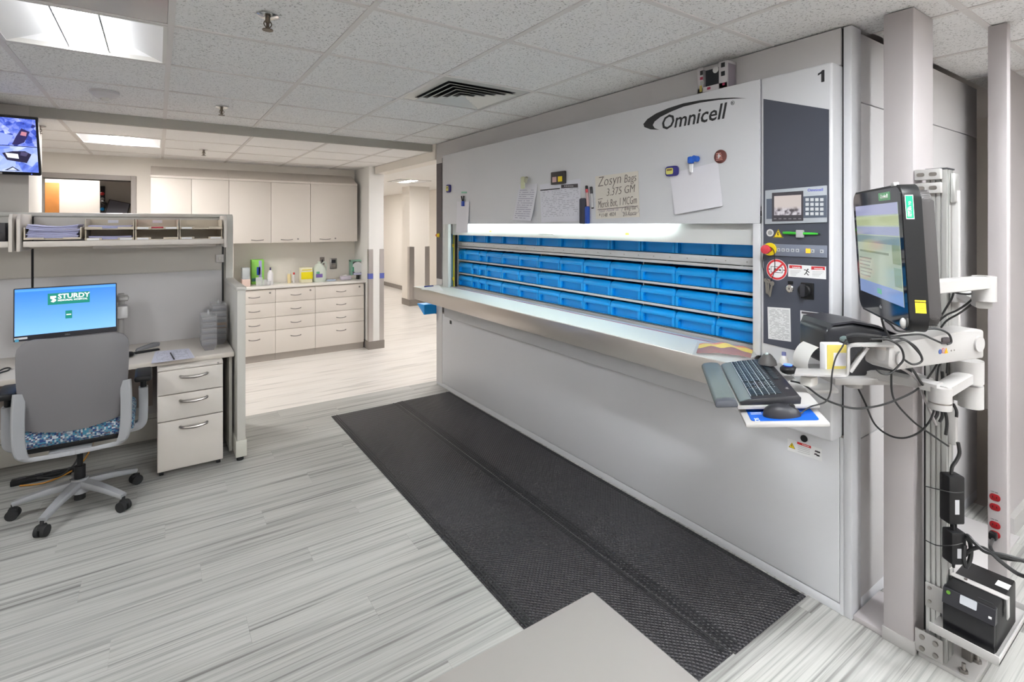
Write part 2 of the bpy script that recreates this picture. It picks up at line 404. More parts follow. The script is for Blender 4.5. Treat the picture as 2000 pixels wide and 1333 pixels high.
struct(box('wall_side', M_wallg, 6.0, 6.1, -3.2, 5, 0, 2.6))
struct(box('wall_passage', M_wall, 5.0, 5.12, 9.9, 15, 0, 2.5), 'cream passage wall beyond the far column')
struct(box('wall_end', M_wall, 2.3, 7.0, 14.6, 14.75, 0, 2.5))
struct(box('wall_passage_near', M_wall, 2.3, 2.42, 7.2, 14.7, 0, 2.5))
struct(box('baseboard_passage', M_cove, 4.985, 5.0, 9.9, 14.6, 0, .1))
struct(box('wall_opposite', M_wall, 6.6, 6.75, 4.7, 15, 0, 2.5))
struct(box('wall_right', M_post, 3.68, 5.0, .745, .82, 0, CZ), 'grey panel wall at the right edge')
struct(box('baseboard_right', M_armw, 3.66, 5.0, .72, .745, 0, .09))
# column with steel corner guards
def column(name, x0, x1, y0, y1, gz0, gz1, gw, label):
    c = struct(box(name, mat('column white', (.84, .83, .81), .6) if x0 < 3 else M_wall, x0, x1, y0, y1, 0, CZ+.03), label)
    for sx in (0, 1):
        g = MB(); xa = x0 if sx == 0 else x1; s = 1 if sx == 0 else -1
        g.box(min(xa-.003*s, xa+gw*s), max(xa-.003*s, xa+gw*s), y0-.003, y0, gz0, gz1)
        g.box(min(xa-.003*s, xa), max(xa-.003*s, xa), y0-.003, y0+gw, gz0, gz1)
        g.build('corner_guard', M_steel, c)
    MB().box(x0-.008, x1+.008, y0-.008, y0, 0, gz0+.005).box(x0-.008, x0, y0, y0+(y1-y0), 0, gz0+.005).build('cove_base', M_cove, c)
    return c
c1 = column('column', 2.25, 2.447, 6.53, 7.3, .10, 1.30, .055, 'white column with steel corner guards at the cabinet end')
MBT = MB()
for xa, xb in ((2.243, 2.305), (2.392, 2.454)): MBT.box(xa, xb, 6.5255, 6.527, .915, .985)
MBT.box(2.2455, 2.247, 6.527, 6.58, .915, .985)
MBT.build('blue_band', mat('band blue', (.10, .13, .45), .45), c1)  # flat blue bands across the corner guards
column('column', 4.12, 4.55, 9.57, 9.95, .12, 1.18, .10, 'cream far column with steel guards in the passage')
column('column', 5.05, 5.6, 10.9, 11.3, .12, 1.18, .10, 'farthest guarded column beyond the carousel')
# ---------------------------------------------------------------- ceiling fixtures
def luminaire(cx, cy, z, lens, label, grp, gx=PX, gy=PY, shallow=.10, side=None):
    side = side or SIDE[lens.name]
    t = thing('ceiling_light', label, 'ceiling light', (cx, cy, z), grp)
    w2, h2 = gx/2-.012, gy/2-.012; a = .055*1.0
    f = MB(); f.box(cx-w2, cx+w2, cy-h2, cy-h2+.014, z-.001, z+.02).box(cx-w2, cx+w2, cy+h2-.014, cy+h2, z-.001, z+.02)
    f.box(cx-w2, cx-w2+.014, cy-h2, cy+h2, z-.0005, z+.02).box(cx+w2-.014, cx+w2, cy-h2, cy+h2, z-.0005, z+.02)
    f.build('frame', M_white, t)
    for s in (-1, 1):                                # reflector pans either side of the lens
        x0, x1 = cx+s*(w2-.012), cx+s*.075
        MB().prism([(x0, 0), (x1, shallow), (x1, shallow+.006), (x0, .02)], 2*h2-.02, Matrix.Translation((0, cy+h2-.01, z+.001)) @ Matrix(((1, 0, 0, 0), (0, 0, -1, 0), (0, 1, 0, 0), (0, 0, 0, 1)))).build('reflector_pan', mat('reflector white', (.86, .86, .87), .4), t)
    lz = z+min(.014, shallow*.3); y0, y1 = cy-h2+.012, cy+h2-.012
    MB().box(cx-.074, cx+.074, y0, y1, lz, lz+.003).build('lens', lens, t)
    for s in (-1, 1):
        xa = cx+s*.076; MB().box(min(xa, xa-s*.003), max(xa, xa-s*.003), y0, y1, lz+.006, z+shallow).build('side_diffuser', side, t)
        MB().box(cx+s*.0735-.003, cx+s*.0735+.003, y0, y1, lz-.002, lz+.006).build('basket_edge', mat('basket edge', (.45, .45, .46), .5), t)
        MB().prism([(cx-w2+.012, .002), (cx+w2-.012, .002), (cx+.08, shallow), (cx-.08, shallow)], .004, Matrix.Translation((0, cy+s*(h2-.008)+.002, z)) @ Matrix(((1, 0, 0, 0), (0, 0, -1, 0), (0, 1, 0, 0), (0, 0, 0, 1)))).build('end_wall', mat('reflector white', (.86, .86, .87), .4), t)
    MB().box(cx-.08, cx+.08, y0, y1, z+shallow, z+shallow+.004).build('housing_top', M_white, t)
    return t
LC = glow('corner lamp lens', (.97, .985, 1), LAMP_CORNER); LF = glow('added cool lens', (.955, .985, 1), LAMP_ADDED_FRONT); LH = glow('warm lamp lens', (1, .97, .94), LAMP_HALL); LM = glow('left added lamp lens', (.955, .985, 1), LAMP_ADDED_FRONT*.6); LQ = glow('added near passage lens', (1, .97, .94), LAMP_HALL*1.1); LP = glow('far passage lamp lens', (1, .97, .94), LAMP_HALL*.7); LO = glow('added office lens', (1, .97, .93), LAMP_ADDED_OFFICE)
SIDE = {LM.name: glow('left added lamp side', (.955, .985, 1), LAMP_ADDED_FRONT*.1), LQ.name: glow('added near passage side', (1, .97, .94), LAMP_HALL*.1), LP.name: glow('far passage lamp side', (1, .97, .94), LAMP_HALL*.05), LC.name: glow('corner lamp side', (.97, .985, 1), LAMP_CORNER*.16), LF.name: glow('added cool side', (.955, .985, 1), LAMP_ADDED_FRONT*.16), LH.name: glow('warm lamp side', (1, .97, .94), LAMP_HALL*.10), LO.name: glow('added office side', (1, .97, .93), LAMP_ADDED_OFFICE*.2)}
def cell(i, j): return GX+PX*(i+.5), GY-PY*(j+.5)
luminaire(*cell(-1, 2), CZ, LC, 'large square recessed ceiling light at the top left corner', 'recessed ceiling lights')
for n, c in enumerate(HIDDEN_LIGHTS): luminaire(*cell(*c), CZ, LM if n == 0 else LF, 'added ceiling light outside the view over the work room', 'added ceiling lights behind the viewer')
luminaire(GX-PX/2, 5.78, CH, LH, 'square recessed ceiling light above the cabinet bay', 'recessed ceiling lights', gy=.62)
luminaire(3.5, 5.7, CH+.004, LQ, 'added passage light hidden behind the carousel', 'passage lights', gx=.6, gy=.6, shallow=.02)  # unseen fixture added to brighten the right of the cabinet bay
luminaire(3.63, 8.45, CH+.004, LP, 'bright ceiling light far down the passage', 'passage lights', gx=.6, gy=.6, shallow=.02)
luminaire(3.4, 12.0, CH+.004, LH, 'added passage light hidden behind the white column', 'passage lights', gx=.6, gy=.6, shallow=.02)  # unseen fixture added for more light on the passage walls
luminaire(-1.0, 9.1, 2.50, LO, 'added office light hidden above the doorway', 'added office lights')  # unseen fixture added so the office is lit
# glossy blank panel and supply diffuser
gx_, gy_ = cell(-1, 3)
t = tag(box('glossy_ceiling_panel', mat('glossy panel', (.50, .48, .48), .12), gx_-PX/2+.013, gx_+PX/2-.013, gy_-PY/2+.013, gy_+PY/2-.013, CZ+.002, CZ+.018), 'glossy plastic-wrapped ceiling panel beside the large light', 'ceiling panel')
vx, vy = cell(2, 2)
t = thing('air_diffuser', 'square white ceiling air diffuser with slanted louvres', 'air vent', (vx, vy, CZ))
MB().box(vx-PX/2+.013, vx+PX/2-.013, vy-PY/2+.013, vy+PY/2-.013, CZ+.003, CZ+.012).build('face_plate', mat('diffuser white', (.66, .66, .63), .25), t)
MB().box(vx-.235, vx+.235, vy-.235, vy+.235, CZ+.0022, CZ+.004).build('throat', M_black, t)
for k in range(5):
    r0 = .235-.047*k; r1 = r0-.034
    MBv = MB(); zo, zi = CZ+.002, CZ-.012
    P0 = [(vx-r0, vy-r0), (vx+r0, vy-r0), (vx+r0, vy+r0), (vx-r0, vy+r0)]; P1 = [(vx-r1, vy-r1), (vx+r1, vy-r1), (vx+r1, vy+r1), (vx-r1, vy+r1)]
    for q in range(4):
        a, b_, c, d = P0[q], P0[(q+1) % 4], P1[(q+1) % 4], P1[q]
        v = [MBv.bm.verts.new((*p, z)) for p, z in ((a, zi), (b_, zi), (c, zo), (d, zo), (a, zi-.0015), (b_, zi-.0015), (c, zo-.0015), (d, zo-.0015))]
        for f in ((0, 1, 2, 3), (7, 6, 5, 4), (0, 4, 5, 1), (1, 5, 6, 2), (2, 6, 7, 3), (3, 7, 4, 0)): MBv.bm.faces.new([v[i] for i in f])
    MBv.build('louvre', mat('diffuser white', (.66, .66, .63), .25), t)
M_brass = mat('dull brass', (.16, .13, .10), .4, .9)
def sprinkler(x, y, z, label, m=M_brass):
    t = thing('sprinkler', label, 'sprinkler', (x, y, z), 'ceiling sprinklers')
    T = Matrix.Translation((x, y, z)) @ Matrix.Diagonal((1, 1, -1, 1))
    MB().lathe([(0, 0), (.04, 0), (.04, .003), (.022, .012), (.012, .012), (0, .012)], T).build('escutcheon', M_chrome, t)
    MB().lathe([(0, .01), (.009, .01), (.009, .03), (.006, .032), (.006, .05), (0, .05)], T, 12).build('body', m, t)
    for s in (-1, 1): MB().tube([(x+s*.008, y, z-.022), (x+s*.014, y, z-.036), (x, y, z-.056)], .0022, 6, 3).build('yoke_arm', m, t)
    MB().lathe([(0, .056), (.02, .056), (.02, .059), (0, .059)], T, 18).build('deflector', m, t)
sprinkler(.355, 2.202, CZ, 'nearest sprinkler head on the ceiling, at the top of the view')
sprinkler(.367, 4.098, CZ, 'small sprinkler head on the ceiling just before the step')
sprinkler(.38, 6.0, CH, 'tiny sprinkler head above the wall cabinets')
sprinkler(-.74, 5.25, CH, 'sprinkler head beside the television corner')
sprinkler(3.30, 8.9, CH+.015, 'nearer of the two far passage sprinkler heads'); sprinkler(3.55, 10.4, CH+.015, 'farther of the two far passage sprinkler heads')
t = thing('smoke_detector', 'round white smoke detector on a ceiling tile', 'smoke detector', (-.27, 4.05, CZ))
Ts = Matrix.Translation((-.27, 4.05, CZ)) @ Matrix.Diagonal((1, 1, -1, 1))
MB().lathe([(0, -.003), (.075, -.003), (.075, .012), (.055, .03), (.035, .04), (0, .04)], Ts, 28).build('housing', mat('detector white', (.62, .60, .61), .5), t)
MB().lathe([(0, .038), (.024, .038), (.022, .05), (0, .05)], Ts, 20).build('sensor_cap', M_white, t)
# ---------------------------------------------------------------- office seen through the doorway
t = thing('wooden_door', 'orange-brown wooden door standing open in the far office', 'door', (-1.4, 9.4, 0))
MB().box(-1.85, -1.112, 9.30, 9.345, .01, 2.19, .002).build('leaf', M_orange, t); MB().cyl((-1.2, 9.30, 1.0), (-1.2, 9.24, 1.0), .02).build('handle', M_nickel, t)
t = thing('wall_screen', 'tilted grey screen on a dark wall arm in the far office', 'monitor', (-.48, 8.45, 1.8))
Ms = Matrix.Translation((-.44, 8.36, 1.76)) @ Matrix.Rotation(.22, 4, 'Y') @ Matrix.Rotation(-.25, 4, 'X')
MB().box(-.115, .115, -.012, .012, -.17, .17, .006, M=Ms).build('housing', M_dark, t)
MB().box(-.105, .105, -.014, -.011, -.16, .16, M=Ms).build('panel', mat('grey screen', (.17, .17, .21), .3), t)
MB().box(-.612, -.565, 8.50, 8.548, 1.62, 2.12, .004).build('wall_track', M_dark, t)
MB().tube([(-.59, 8.50, 1.92), (-.57, 8.42, 1.90), (-.48, 8.38, 1.82)], .02, 8, 3).build('arm', M_black, t)
for dz, m_ in ((.36, M_red), (.29, M_armw), (.16, M_blue)): MB().sph((-.59, 8.485, 1.66+dz), .022, (1, .6, 1)).build('cable_clip', m_, t)
# ================================================================ CABINET BAY
UY, BY = 6.86, 6.65
def wall_cabinet(x0, x1, doors, label, hpos):
    t = thing('wall_cabinet', label, 'cabinet', ((x0+x1)/2, 7.0, 1.397), 'wall cabinets over the counter')
    MB().box(x0+.001, x1-.001, UY, 7.118, 1.40, 2.15).build('body', M_creamedge, t)
    n = len(doors)-1
    for k in range(n):
        a, b = doors[k], doors[k+1]
        d = MB().box(a+.002, b-.002, UY-.02, UY, 1.397, 2.135, .002).build('door', M_cream, t)
        hx = hpos[k]
        bowpull((hx, UY-.02, 1.435), .13, M_nickel, d)
        if k == n-1: MB().cyl((hx+.13, UY-.02, 1.44), (hx+.13, UY-.026, 1.44), .01, seg=12).build('lock', M_nickel, d)
    MB().prism([(UY-.02, 2.138), (UY-.02, 2.162), (7.118, 2.285), (7.118, 2.138)], x1-x0-.002, Matrix.Translation((x0+.001, 0, 0)) @ Matrix(((0, 0, 1, 0), (1, 0, 0, 0), (0, 1, 0, 0), (0, 0, 0, 1)))).build('sloped_top', M_cream, t)
wall_cabinet(-.064, .688, [-.064, .315, .688], 'wall cabinet left of the others, half hidden by the desk partition', [.12, .5])
wall_cabinet(.688, 1.60, [.688, 1.14, 1.60], 'two-door wall cabinet in the middle above the glove box', [.99, 1.32])
wall_cabinet(1.60, 2.20, [1.60, 2.20], 'single-door wall cabinet beside the white column', [1.78])
ZL = [.851, .692, .521, .361, .085]
for n, (x0, x1, lab) in enumerate(((.70, 1.156, 'base drawer cabinet nearest the desk partition'), (1.156, 1.614, 'middle base drawer cabinet of four drawers'), (1.614, 2.226, 'widest base drawer cabinet beside the white column'))):
    t = thing('drawer_cabinet', lab, 'cabinet', ((x0+x1)/2, 6.9, 0), 'base cabinets')
    MB().box(x0+.001, x1-.001, BY+.02, 7.118, .08, .86).build('body', M_creamedge, t)
    MB().box(x0+.001, x1-.001, BY+.025, 7.1, 0, .08).build('toe_kick', mat('toe kick', (.42, .38, .34), .5), t)
    for k in range(4):
        d = MB().box(x0+.002, x1-.002, BY, BY+.019, ZL[k+1]+.002, ZL[k]-.002, .002).build('drawer', M_cream, t)
        zc = (ZL[k]+ZL[k+1])/2 if k < 3 else ZL[k]-.085
        bowpull(((x0+x1)/2+(0 if n < 2 else .01), BY, zc), .115, M_nickel, d)
        if k == 0: MB().cyl((x1-.06, BY, ZL[0]-.04), (x1-.06, BY-.008, ZL[0]-.04), .011, seg=12).build('lock', M_nickel, d)
tag(MB().box(.30, 2.249, BY-.015, 7.119, .861, .886, .004).build('worktop', M_counter), 'long pale laminate worktop over the base drawer cabinets', 'worktop')
tag(box('end_panel', M_cream, .700, .722, 6.72, 7.118, .887, 1.396), 'upright cream end panel between worktop and wall cabinets', 'panel')
WT = .887
# things on the worktop
def wt(px, y): return uY(px, 500, y).x
t = thing('storage_box', 'pink and clear plastic box by the cream end panel', 'box', (wt(481, 6.85), 6.85, WT))
xa, xb = wt(472.5, 6.8), wt(489, 6.8)
MB().box(xa, xb, 6.78, 6.95, WT, WT+.085, .006).build('base', mat('pink plastic', (.72, .55, .49), .4), t)
MB().box(xa+.005, xb-.005, 6.785, 6.945, WT+.085, WT+.22, .006).build('clear_top', mat('clear bluish plastic', (.72, .77, .80), .2, alpha=.55), t)
xa, xb = wt(492, 6.98), wt(516, 6.98)
t = thing('glove_box', 'bright green carton with blue patch standing against the wall', 'carton', ((xa+xb)/2, 7.02, WT))
MB().box(xa, xb, 6.99, 7.10, WT, WT+.30, .003).build('carton', mat('lime carton', (.28, .66, .10), .5), t)
MB().box(xa+.055, xa+.095, 6.988, 6.99, WT+.11, WT+.21).build('blue_patch', mat('cobalt print', (.01, .05, .40), .5), t)
MB().box(xb-.06, xb-.025, 6.988, 6.99, WT+.04, WT+.29).build('side_print', mat('lilac print', (.42, .40, .68), .5), t)
MB().box(xa, xb-.02, 6.9875, 6.99, WT+.035, WT+.075).build('lower_band', mat('dark green print', (.05, .18, .14), .5), t)
for n, (dx, h) in enumerate(((.10, .10), (.17, .07), (.22, .05))):
    x = wt(492, 6.78)+dx*.8
    tag(MB().lathe([(0, 0), (.035, 0), (.04, h), (.036, h), (.031, .004), (0, .004)], Matrix.Translation((x, 6.79+.01*n, WT)), 18).build('plastic_cup', M_clear), ('tallest', 'middle', 'shortest')[n]+' clear plastic cup in front of the green carton', 'cup', 'clear cups on the worktop')
def bottle(name, px, y, r, h, mb, mc, label, capr=.4, caph=.18):
    x = wt(px, y); t = thing(name, label, 'bottle', (x, y, WT)); T = Matrix.Translation((x, y, WT))
    MB().lathe([(0, 0), (r*.95, 0), (r, .01), (r, h*.62), (r*.8, h*.72), (r*capr*.8, h*(1-caph)), (0, h*(1-caph))], T, 20).build('body', mb, t)
    MB().lathe([(0, h*(1-caph)), (r*capr, h*(1-caph)), (r*capr*.9, h), (0, h)], T, 14).build('cap', mc, t)
bottle('squeeze_bottle', 528, 6.85, .032, .21, mat('milky plastic', (.78, .76, .78), .35), mat('violet cap', (.06, .03, .14), .4), 'white squeeze bottle with a violet cap', .3, .16)
bottle('dropper_bottle', 565, 6.9, .022, .16, mat('cream plastic', (.80, .66, .36), .4), M_white, 'small amber-tinted bottle between the squeeze bottle and yellow box', .5, .3)
bottle('sample_vial', 574, 6.9, .014, .13, mat('milky plastic', (.78, .76, .78), .35), M_red, 'slim white vial with red cap next to the amber bottle', .8, .2)
x0, x1 = wt(589, 6.8), wt(611, 6.8)
t = thing('sharps_box', 'clear box with a bright yellow label and yellow lid', 'box', ((x0+x1)/2, 6.86, WT))
MB().box(x0, x1, 6.81, 6.95, WT, WT+.19, .008).build('body', mat('pale yellow plastic', (.80, .76, .55), .4), t)
MB().box(x0-.002, x1+.002, 6.806, 6.81, WT+.045, WT+.135, .001).build('label_band', mat('bright yellow label', (.80, .68, .0), .5), t)
MB().box(x0+.01, x1-.01, 6.805, 6.955, WT+.155, WT+.168, .002).build('lid', mat('yellow lid', (.78, .66, .10), .5), t)
x = wt(624, 6.85); t = thing('water_jug', 'translucent round jug with a purple label', 'jug', (x, 6.87, WT))
MB().lathe([(0, 0), (.075, 0), (.085, .02), (.09, .1), (.08, .17), (.05, .215), (.02, .235), (.02, .255), (0, .255)], Matrix.Translation((x, 6.87, WT)), 24).build('body', mat('frosted green plastic', (.62, .68, .60), .3), t)
MB().box(x-.06, x+.02, 6.776, 6.786, WT+.06, WT+.105, .002).build('purple_label', mat('purple print', (.16, .10, .35), .5), t)
MB().box(x-.055, x-.015, 6.776, 6.786, WT+.106, WT+.135, .002).build('green_label', mat('green print', (.12, .40, .22), .5), t)
MB().tube([(x+.03, 6.87, WT+.22), (x+.07, 6.87, WT+.25), (x+.09, 6.87, WT+.2), (x+.085, 6.87, WT+.13)], .009, 8, 4).build('handle', mat('frosted green plastic', (.62, .68, .60), .3), t)
p = uY(651, 515, 7.12)
t = thing('wall_outlet', 'grey double outlet plate on the back wall', 'outlet', (p.x, 7.12, p.z))
MB().box(p.x-.045, p.x+.045, 7.112, 7.12, p.z-.07, p.z+.07, .003).build('plate', M_nickel, t)
for s in (-1, 1): MB().box(p.x-.028, p.x+.028, 7.108, 7.112, p.z+s*.03-.022, p.z+s*.03+.022, .003).build('socket', M_dark if s > 0 else M_cove, t)
p = uY(629, 510, 7.12); t = thing('wall_switch', 'small dark switch plate behind the round jug', 'switch', (p.x, 7.12, p.z))
MB().box(p.x-.03, p.x+.03, 7.113, 7.12, p.z-.05, p.z+.05, .003).build('plate', M_cove, t); MB().box(p.x-.008, p.x+.008, 7.106, 7.113, p.z-.018, p.z+.018, .002).build('toggle', M_dark, t)
x = wt(648, 6.8); tag(MB().sph((x, 6.82, WT+.012), .06, (1.1, .7, .22)).build('folded_cloth', mat('pale blue cloth', (.50, .58, .74), .85, bump=.4, bscale=60)), 'pale blue crumpled cloth on the worktop', 'cloth')
x = wt(676, 6.85); t = thing('tissue_pack', 'small white and lilac tissue pack before the dispenser', 'tissue pack', (x, 6.87, WT))
MB().box(x-.07, x+.07, 6.83, 6.92, WT, WT+.055, .015).build('pack', mat('lilac wrap', (.62, .57, .66), .5), t); MB().sph((x, 6.87, WT+.055), .025, (1.3, .6, .6)).build('tissue', M_white, t)
x = wt(697, 6.86); t = thing('label_dispenser', 'white wheel-shaped dispenser on a black foot by the column', 'dispenser', (x, 6.88, WT))
MB().cyl((x, 6.83, WT+.16), (x, 6.93, WT+.16), .075, seg=28).build('drum', mat('dispenser white', (.66, .67, .68), .4), t)
MB().box(x-.085, x-.065, 6.825, 6.935, WT+.06, WT+.26, .003).box(x-.085, x+.07, 6.825, 6.935, WT+.24, WT+.262, .003).build('green_frame', mat('green tinted plastic', (.22, .42, .32), .3), t)
MB().box(x-.05, x+.08, 6.825, 6.935, WT+.06, WT+.09, .004).build('tray', mat('lavender plastic', (.45, .45, .60), .4), t)
MB().box(x+.005, x+.03, 6.85, 6.91, WT, WT+.065, .002).build('foot', M_black, t)
MB().box(x-.078, x-.05, 6.826, 6.83, WT+.11, WT+.17, .001).build('green_tab', M_green, t)

# ================================================================ WORKSTATION
PB = 4.72                     # front face of the back partition
t = thing('desk_partition', 'tall grey beige panel partition behind the computer desk', 'partition', (-.3, PB+.03, 0))
MB().box(-1.7, .498, PB+.012, PB+.07, .03, 1.68).build('core', M_part, t)
MB().box(-1.7, .50, PB-.004, PB+.078, 1.675, 1.703, .006).build('top_cap', M_part, t)
for xa, xb in ((-1.69, -.706), (-.694, .425)):
    MB().box(xa, xb, PB, PB+.02, 1.262, 1.672, .004).build('tack_panel', M_tack, t)
    MB().box(xa, xb, PB, PB+.02, .20, 1.255, .004).build('fabric_panel', M_wboard, t)
for xs in (-.70, .432):
    MB().box(xs-.006, xs+.006, PB+.002, PB+.014, .2, 1.69).build('slot_rail', M_black, t)
MB().box(.448, .50, PB-.03, PB+.075, .03, 1.69, .004).build('end_post', M_part, t)
MB().box(-1.7, .5, PB-.002, PB+.075, .004, .16, .004).build('base_rail', M_part, t)
t = thing('wing_partition', 'low partition wing at the right end of the desk', 'partition', (.473, 4.3, 0))
MB().box(.447, .498, 3.957, PB-.032, .14, 1.17, .003).build('panel', M_part, t)
MB().box(.442, .503, 3.952, PB-.032, 1.168, 1.192, .004).build('top_cap', M_part, t)
MB().box(.438, .507, 3.950, PB-.032, .028, .142, .005).build('base_rail', mat('partition base', (.56, .55, .49), .45), t)
MB().cyl((.468, 3.985, 0), (.468, 3.985, .03), .022, seg=14).build('foot', M_rub, t)
# power box on the partition
t = thing('partition_outlet', 'small grey outlet box on the right of the partition', 'outlet', (.415, PB-.02, 1.32))
p = uY(429.5, 505, PB-.02); MB().box(p.x-.028, p.x+.028, PB-.03, PB, p.z-.032, p.z+.032, .006).build('box', mat('outlet grey', (.55, .53, .52), .5), t)
MB().box(p.x-.012, p.x+.012, PB-.034, PB-.03, p.z-.015, p.z+.015, .002).build('socket', M_part, t)
# overhead shelf
SF, SZ = 4.36, 1.512
t = thing('overhead_shelf', 'long cream shelf over the computer desk holding paper trays', 'shelf', (-.14, 4.55, 1.47))
MB().box(-.69, .405, SF+.01, PB-.001, SZ-.02, SZ, .003).build('board', M_deskl, t)
MB().box(-.69, .405, SF-.008, SF+.012, SZ-.034, SZ+.004, .005).build('front_lip', M_deskl, t)
for xs in (-.707, .414):
    P = [(SF-.03, SZ-.06), (SF-.03, SZ+.14), (SF+.0, SZ+.175), (PB-.02, SZ+.175), (PB-.02, SZ-.06)]
    MB().prism(P, .018, Matrix.Translation((xs-.009, 0, 0)) @ Matrix(((0, 0, 1, 0), (1, 0, 0, 0), (0, 1, 0, 0), (0, 0, 0, 1))), .004).build('end_bracket', M_deskl, t)
MB().box(-.36, .36, SF+.09, SF+.13, SZ-.055, SZ-.028, .006).build('task_light', M_deskl, t)
MB().box(-.69, .405, SF+.2, SF+.215, SZ-.05, SZ-.02).build('rear_rail', M_creamedge, t)
t = thing('overhead_shelf', 'short cream shelf end at the left edge with a black box', 'shelf', (-1.2, 4.55, 1.47))
MB().box(-1.65, -.745, SF+.01, PB-.001, SZ-.02, SZ, .003).build('board', M_deskl, t); MB().box(-1.65, -.745, SF-.008, SF+.012, SZ-.034, SZ+.004, .005).build('front_lip', M_deskl, t)
MB().prism([(SF-.03, SZ-.06), (SF-.03, SZ+.14), (SF+.0, SZ+.175), (PB-.02, SZ+.175), (PB-.02, SZ-.06)], .018, Matrix.Translation((-.752, 0, 0)) @ Matrix(((0, 0, 1, 0), (1, 0, 0, 0), (0, 1, 0, 0), (0, 0, 0, 1))), .004).build('end_bracket', M_deskl, t)
t = thing('black_shelf_box', 'black box on the left shelf at the picture edge', 'box', (-1.0, 4.5, SZ))
MB().box(-1.3, -.775, 4.40, 4.68, SZ+.001, SZ+.12, .006).build('case', mat('black box', (.02, .018, .022), .35), t); MB().box(-1.28, -.79, 4.395, 4.401, SZ+.055, SZ+.062).build('seam', M_dark, t)
# letter trays
M_tray = mat('tan tray plastic', (.56, .49, .39), .45)
trX = [-.398, -.130, .126, .400]
cname = ['left', 'middle', 'right']
for c in range(3):
    for r in range(2):
        x0, x1 = trX[c]+.003, trX[c+1]-.003; z0 = SZ+.002+.073*r; ht = .070
        b = MB(); b.box(x0, x1, SF+.02, PB-.03, z0, z0+.006).box(x0, x0+.006, SF+.03, PB-.03, z0, z0+ht).box(x1-.006, x1, SF+.03, PB-.03, z0, z0+ht).box(x0, x1, PB-.036, PB-.03, z0, z0+ht)
        b.box(x0, x0+.09, SF+.012, SF+.02, z0, z0+.018, .002).box(x1-.09, x1, SF+.012, SF+.02, z0, z0+.018, .002)
        tr = thing('letter_tray', '%s %s tan letter tray on the overhead shelf' % (('lower', 'upper')[r], cname[c]), 'letter tray', ((x0+x1)/2, 4.5, z0), 'letter trays on the shelf')
        b.build('tray', M_tray, tr)
        if not (c == 0 and r == 1): MB().box(x0+.012, x0+.075, SF+.0105, SF+.012, z0+.003, z0+.015).build('label', M_paperw, tr)
        if (c + r) % 2 == 0: MB().box(x1-.078, x1-.012, SF+.0105, SF+.012, z0+.003, z0+.015).build('label', M_paperw, tr)
        if r == 1 and c < 2: MB().box((x0+x1)/2-.03, (x0+x1)/2+.03, PB-.0375, PB-.036, z0+.045, z0+.066).build('back_label', M_paper, tr)
def stack(name, x0, x1, y0, y1, z, n, dz, m, label, cat='paper stack', jit=.008):
    t = thing(name, label, cat, ((x0+x1)/2, (y0+y1)/2, z))
    for k in range(n):
        a = [random.uniform(-jit, jit) for _ in range(4)]
        hump = .5*dz*k
        def f(u, v, a=a, k=k): return Vector((x0+a[0]+(x1-x0)*u, y0+a[1]+(y1-y0)*v, z+dz*(k+.9)+hump*.6*(1-math.sin(u*PI))*0.6))
        MB().sheet(f, 8, 2, dz*.8).build('sheet', m, t)
M_lav = mat('lavender paper', (.44, .44, .66), .8)
stack('paper_stack', -.670, -.425, SF+.0, PB-.06, SZ+.022, 9, .0085, M_lav, 'thick curled stack of lavender papers in the open tray')
t = thing('paper_tray', 'open tan tray under the thick lavender paper stack', 'letter tray', (-.54, 4.5, SZ))
MB().box(-.685, -.41, SF-.012, PB-.03, SZ+.0125, SZ+.02).box(-.685, -.679, SF-.01, PB-.03, SZ+.0125, SZ+.09).box(-.416, -.41, SF-.01, PB-.03, SZ+.0125, SZ+.09).box(-.685, -.59, SF-.02, SF-.012, SZ+.0125, SZ+.026, .002).box(-.5, -.41, SF-.02, SF-.012, SZ+.0125, SZ+.026, .002).build('tray', M_tray, t)
stack('paper_stack', trX[0]+.02, trX[1]-.02, SF+.03, PB-.06, SZ+.082, 4, .005, M_lav, 'thin lavender papers in the upper left letter tray', jit=.004)
stack('paper_stack', trX[0]+.02, trX[1]-.02, SF+.03, PB-.06, SZ+.009, 4, .005, M_lav, 'lavender papers in the lower left letter tray', jit=.004)
tag(box('red_folder', mat('red folder', (.50, .02, .05), .5), trX[1]+.015, trX[2]-.04, SF+.03, PB-.07, SZ+.083, SZ+.092), 'flat red folder in the upper middle letter tray', 'folder')
# desk
DZ, DF = .735, 4.05
t = thing('computer_desk', 'long cream laminate computer desk along the partition', 'desk', (-.6, 4.35, 0))
MB().box(-1.7, .440, DF, PB-.002, DZ-.03, DZ, .006).build('desktop', M_deskl, t)
MB().box(-1.7, .440, DF-.002, DF+.012, DZ-.034, DZ-.002, .005).build('edge_band', mat('desk edge', (.60, .55, .49), .45), t)
MB().box(.415, .435, 4.12, PB-.01, .02, DZ-.03, .002).build('side_panel', M_part, t)
MB().box(-1.7, -.03, PB-.14, PB-.12, .30, DZ-.03).build('modesty_panel', mat('modesty brown', (.24, .20, .18), .6), t)
MB().box(-1.66, -1.6, 4.2, 4.6, 0, DZ-.03).build('leg', M_part, t)
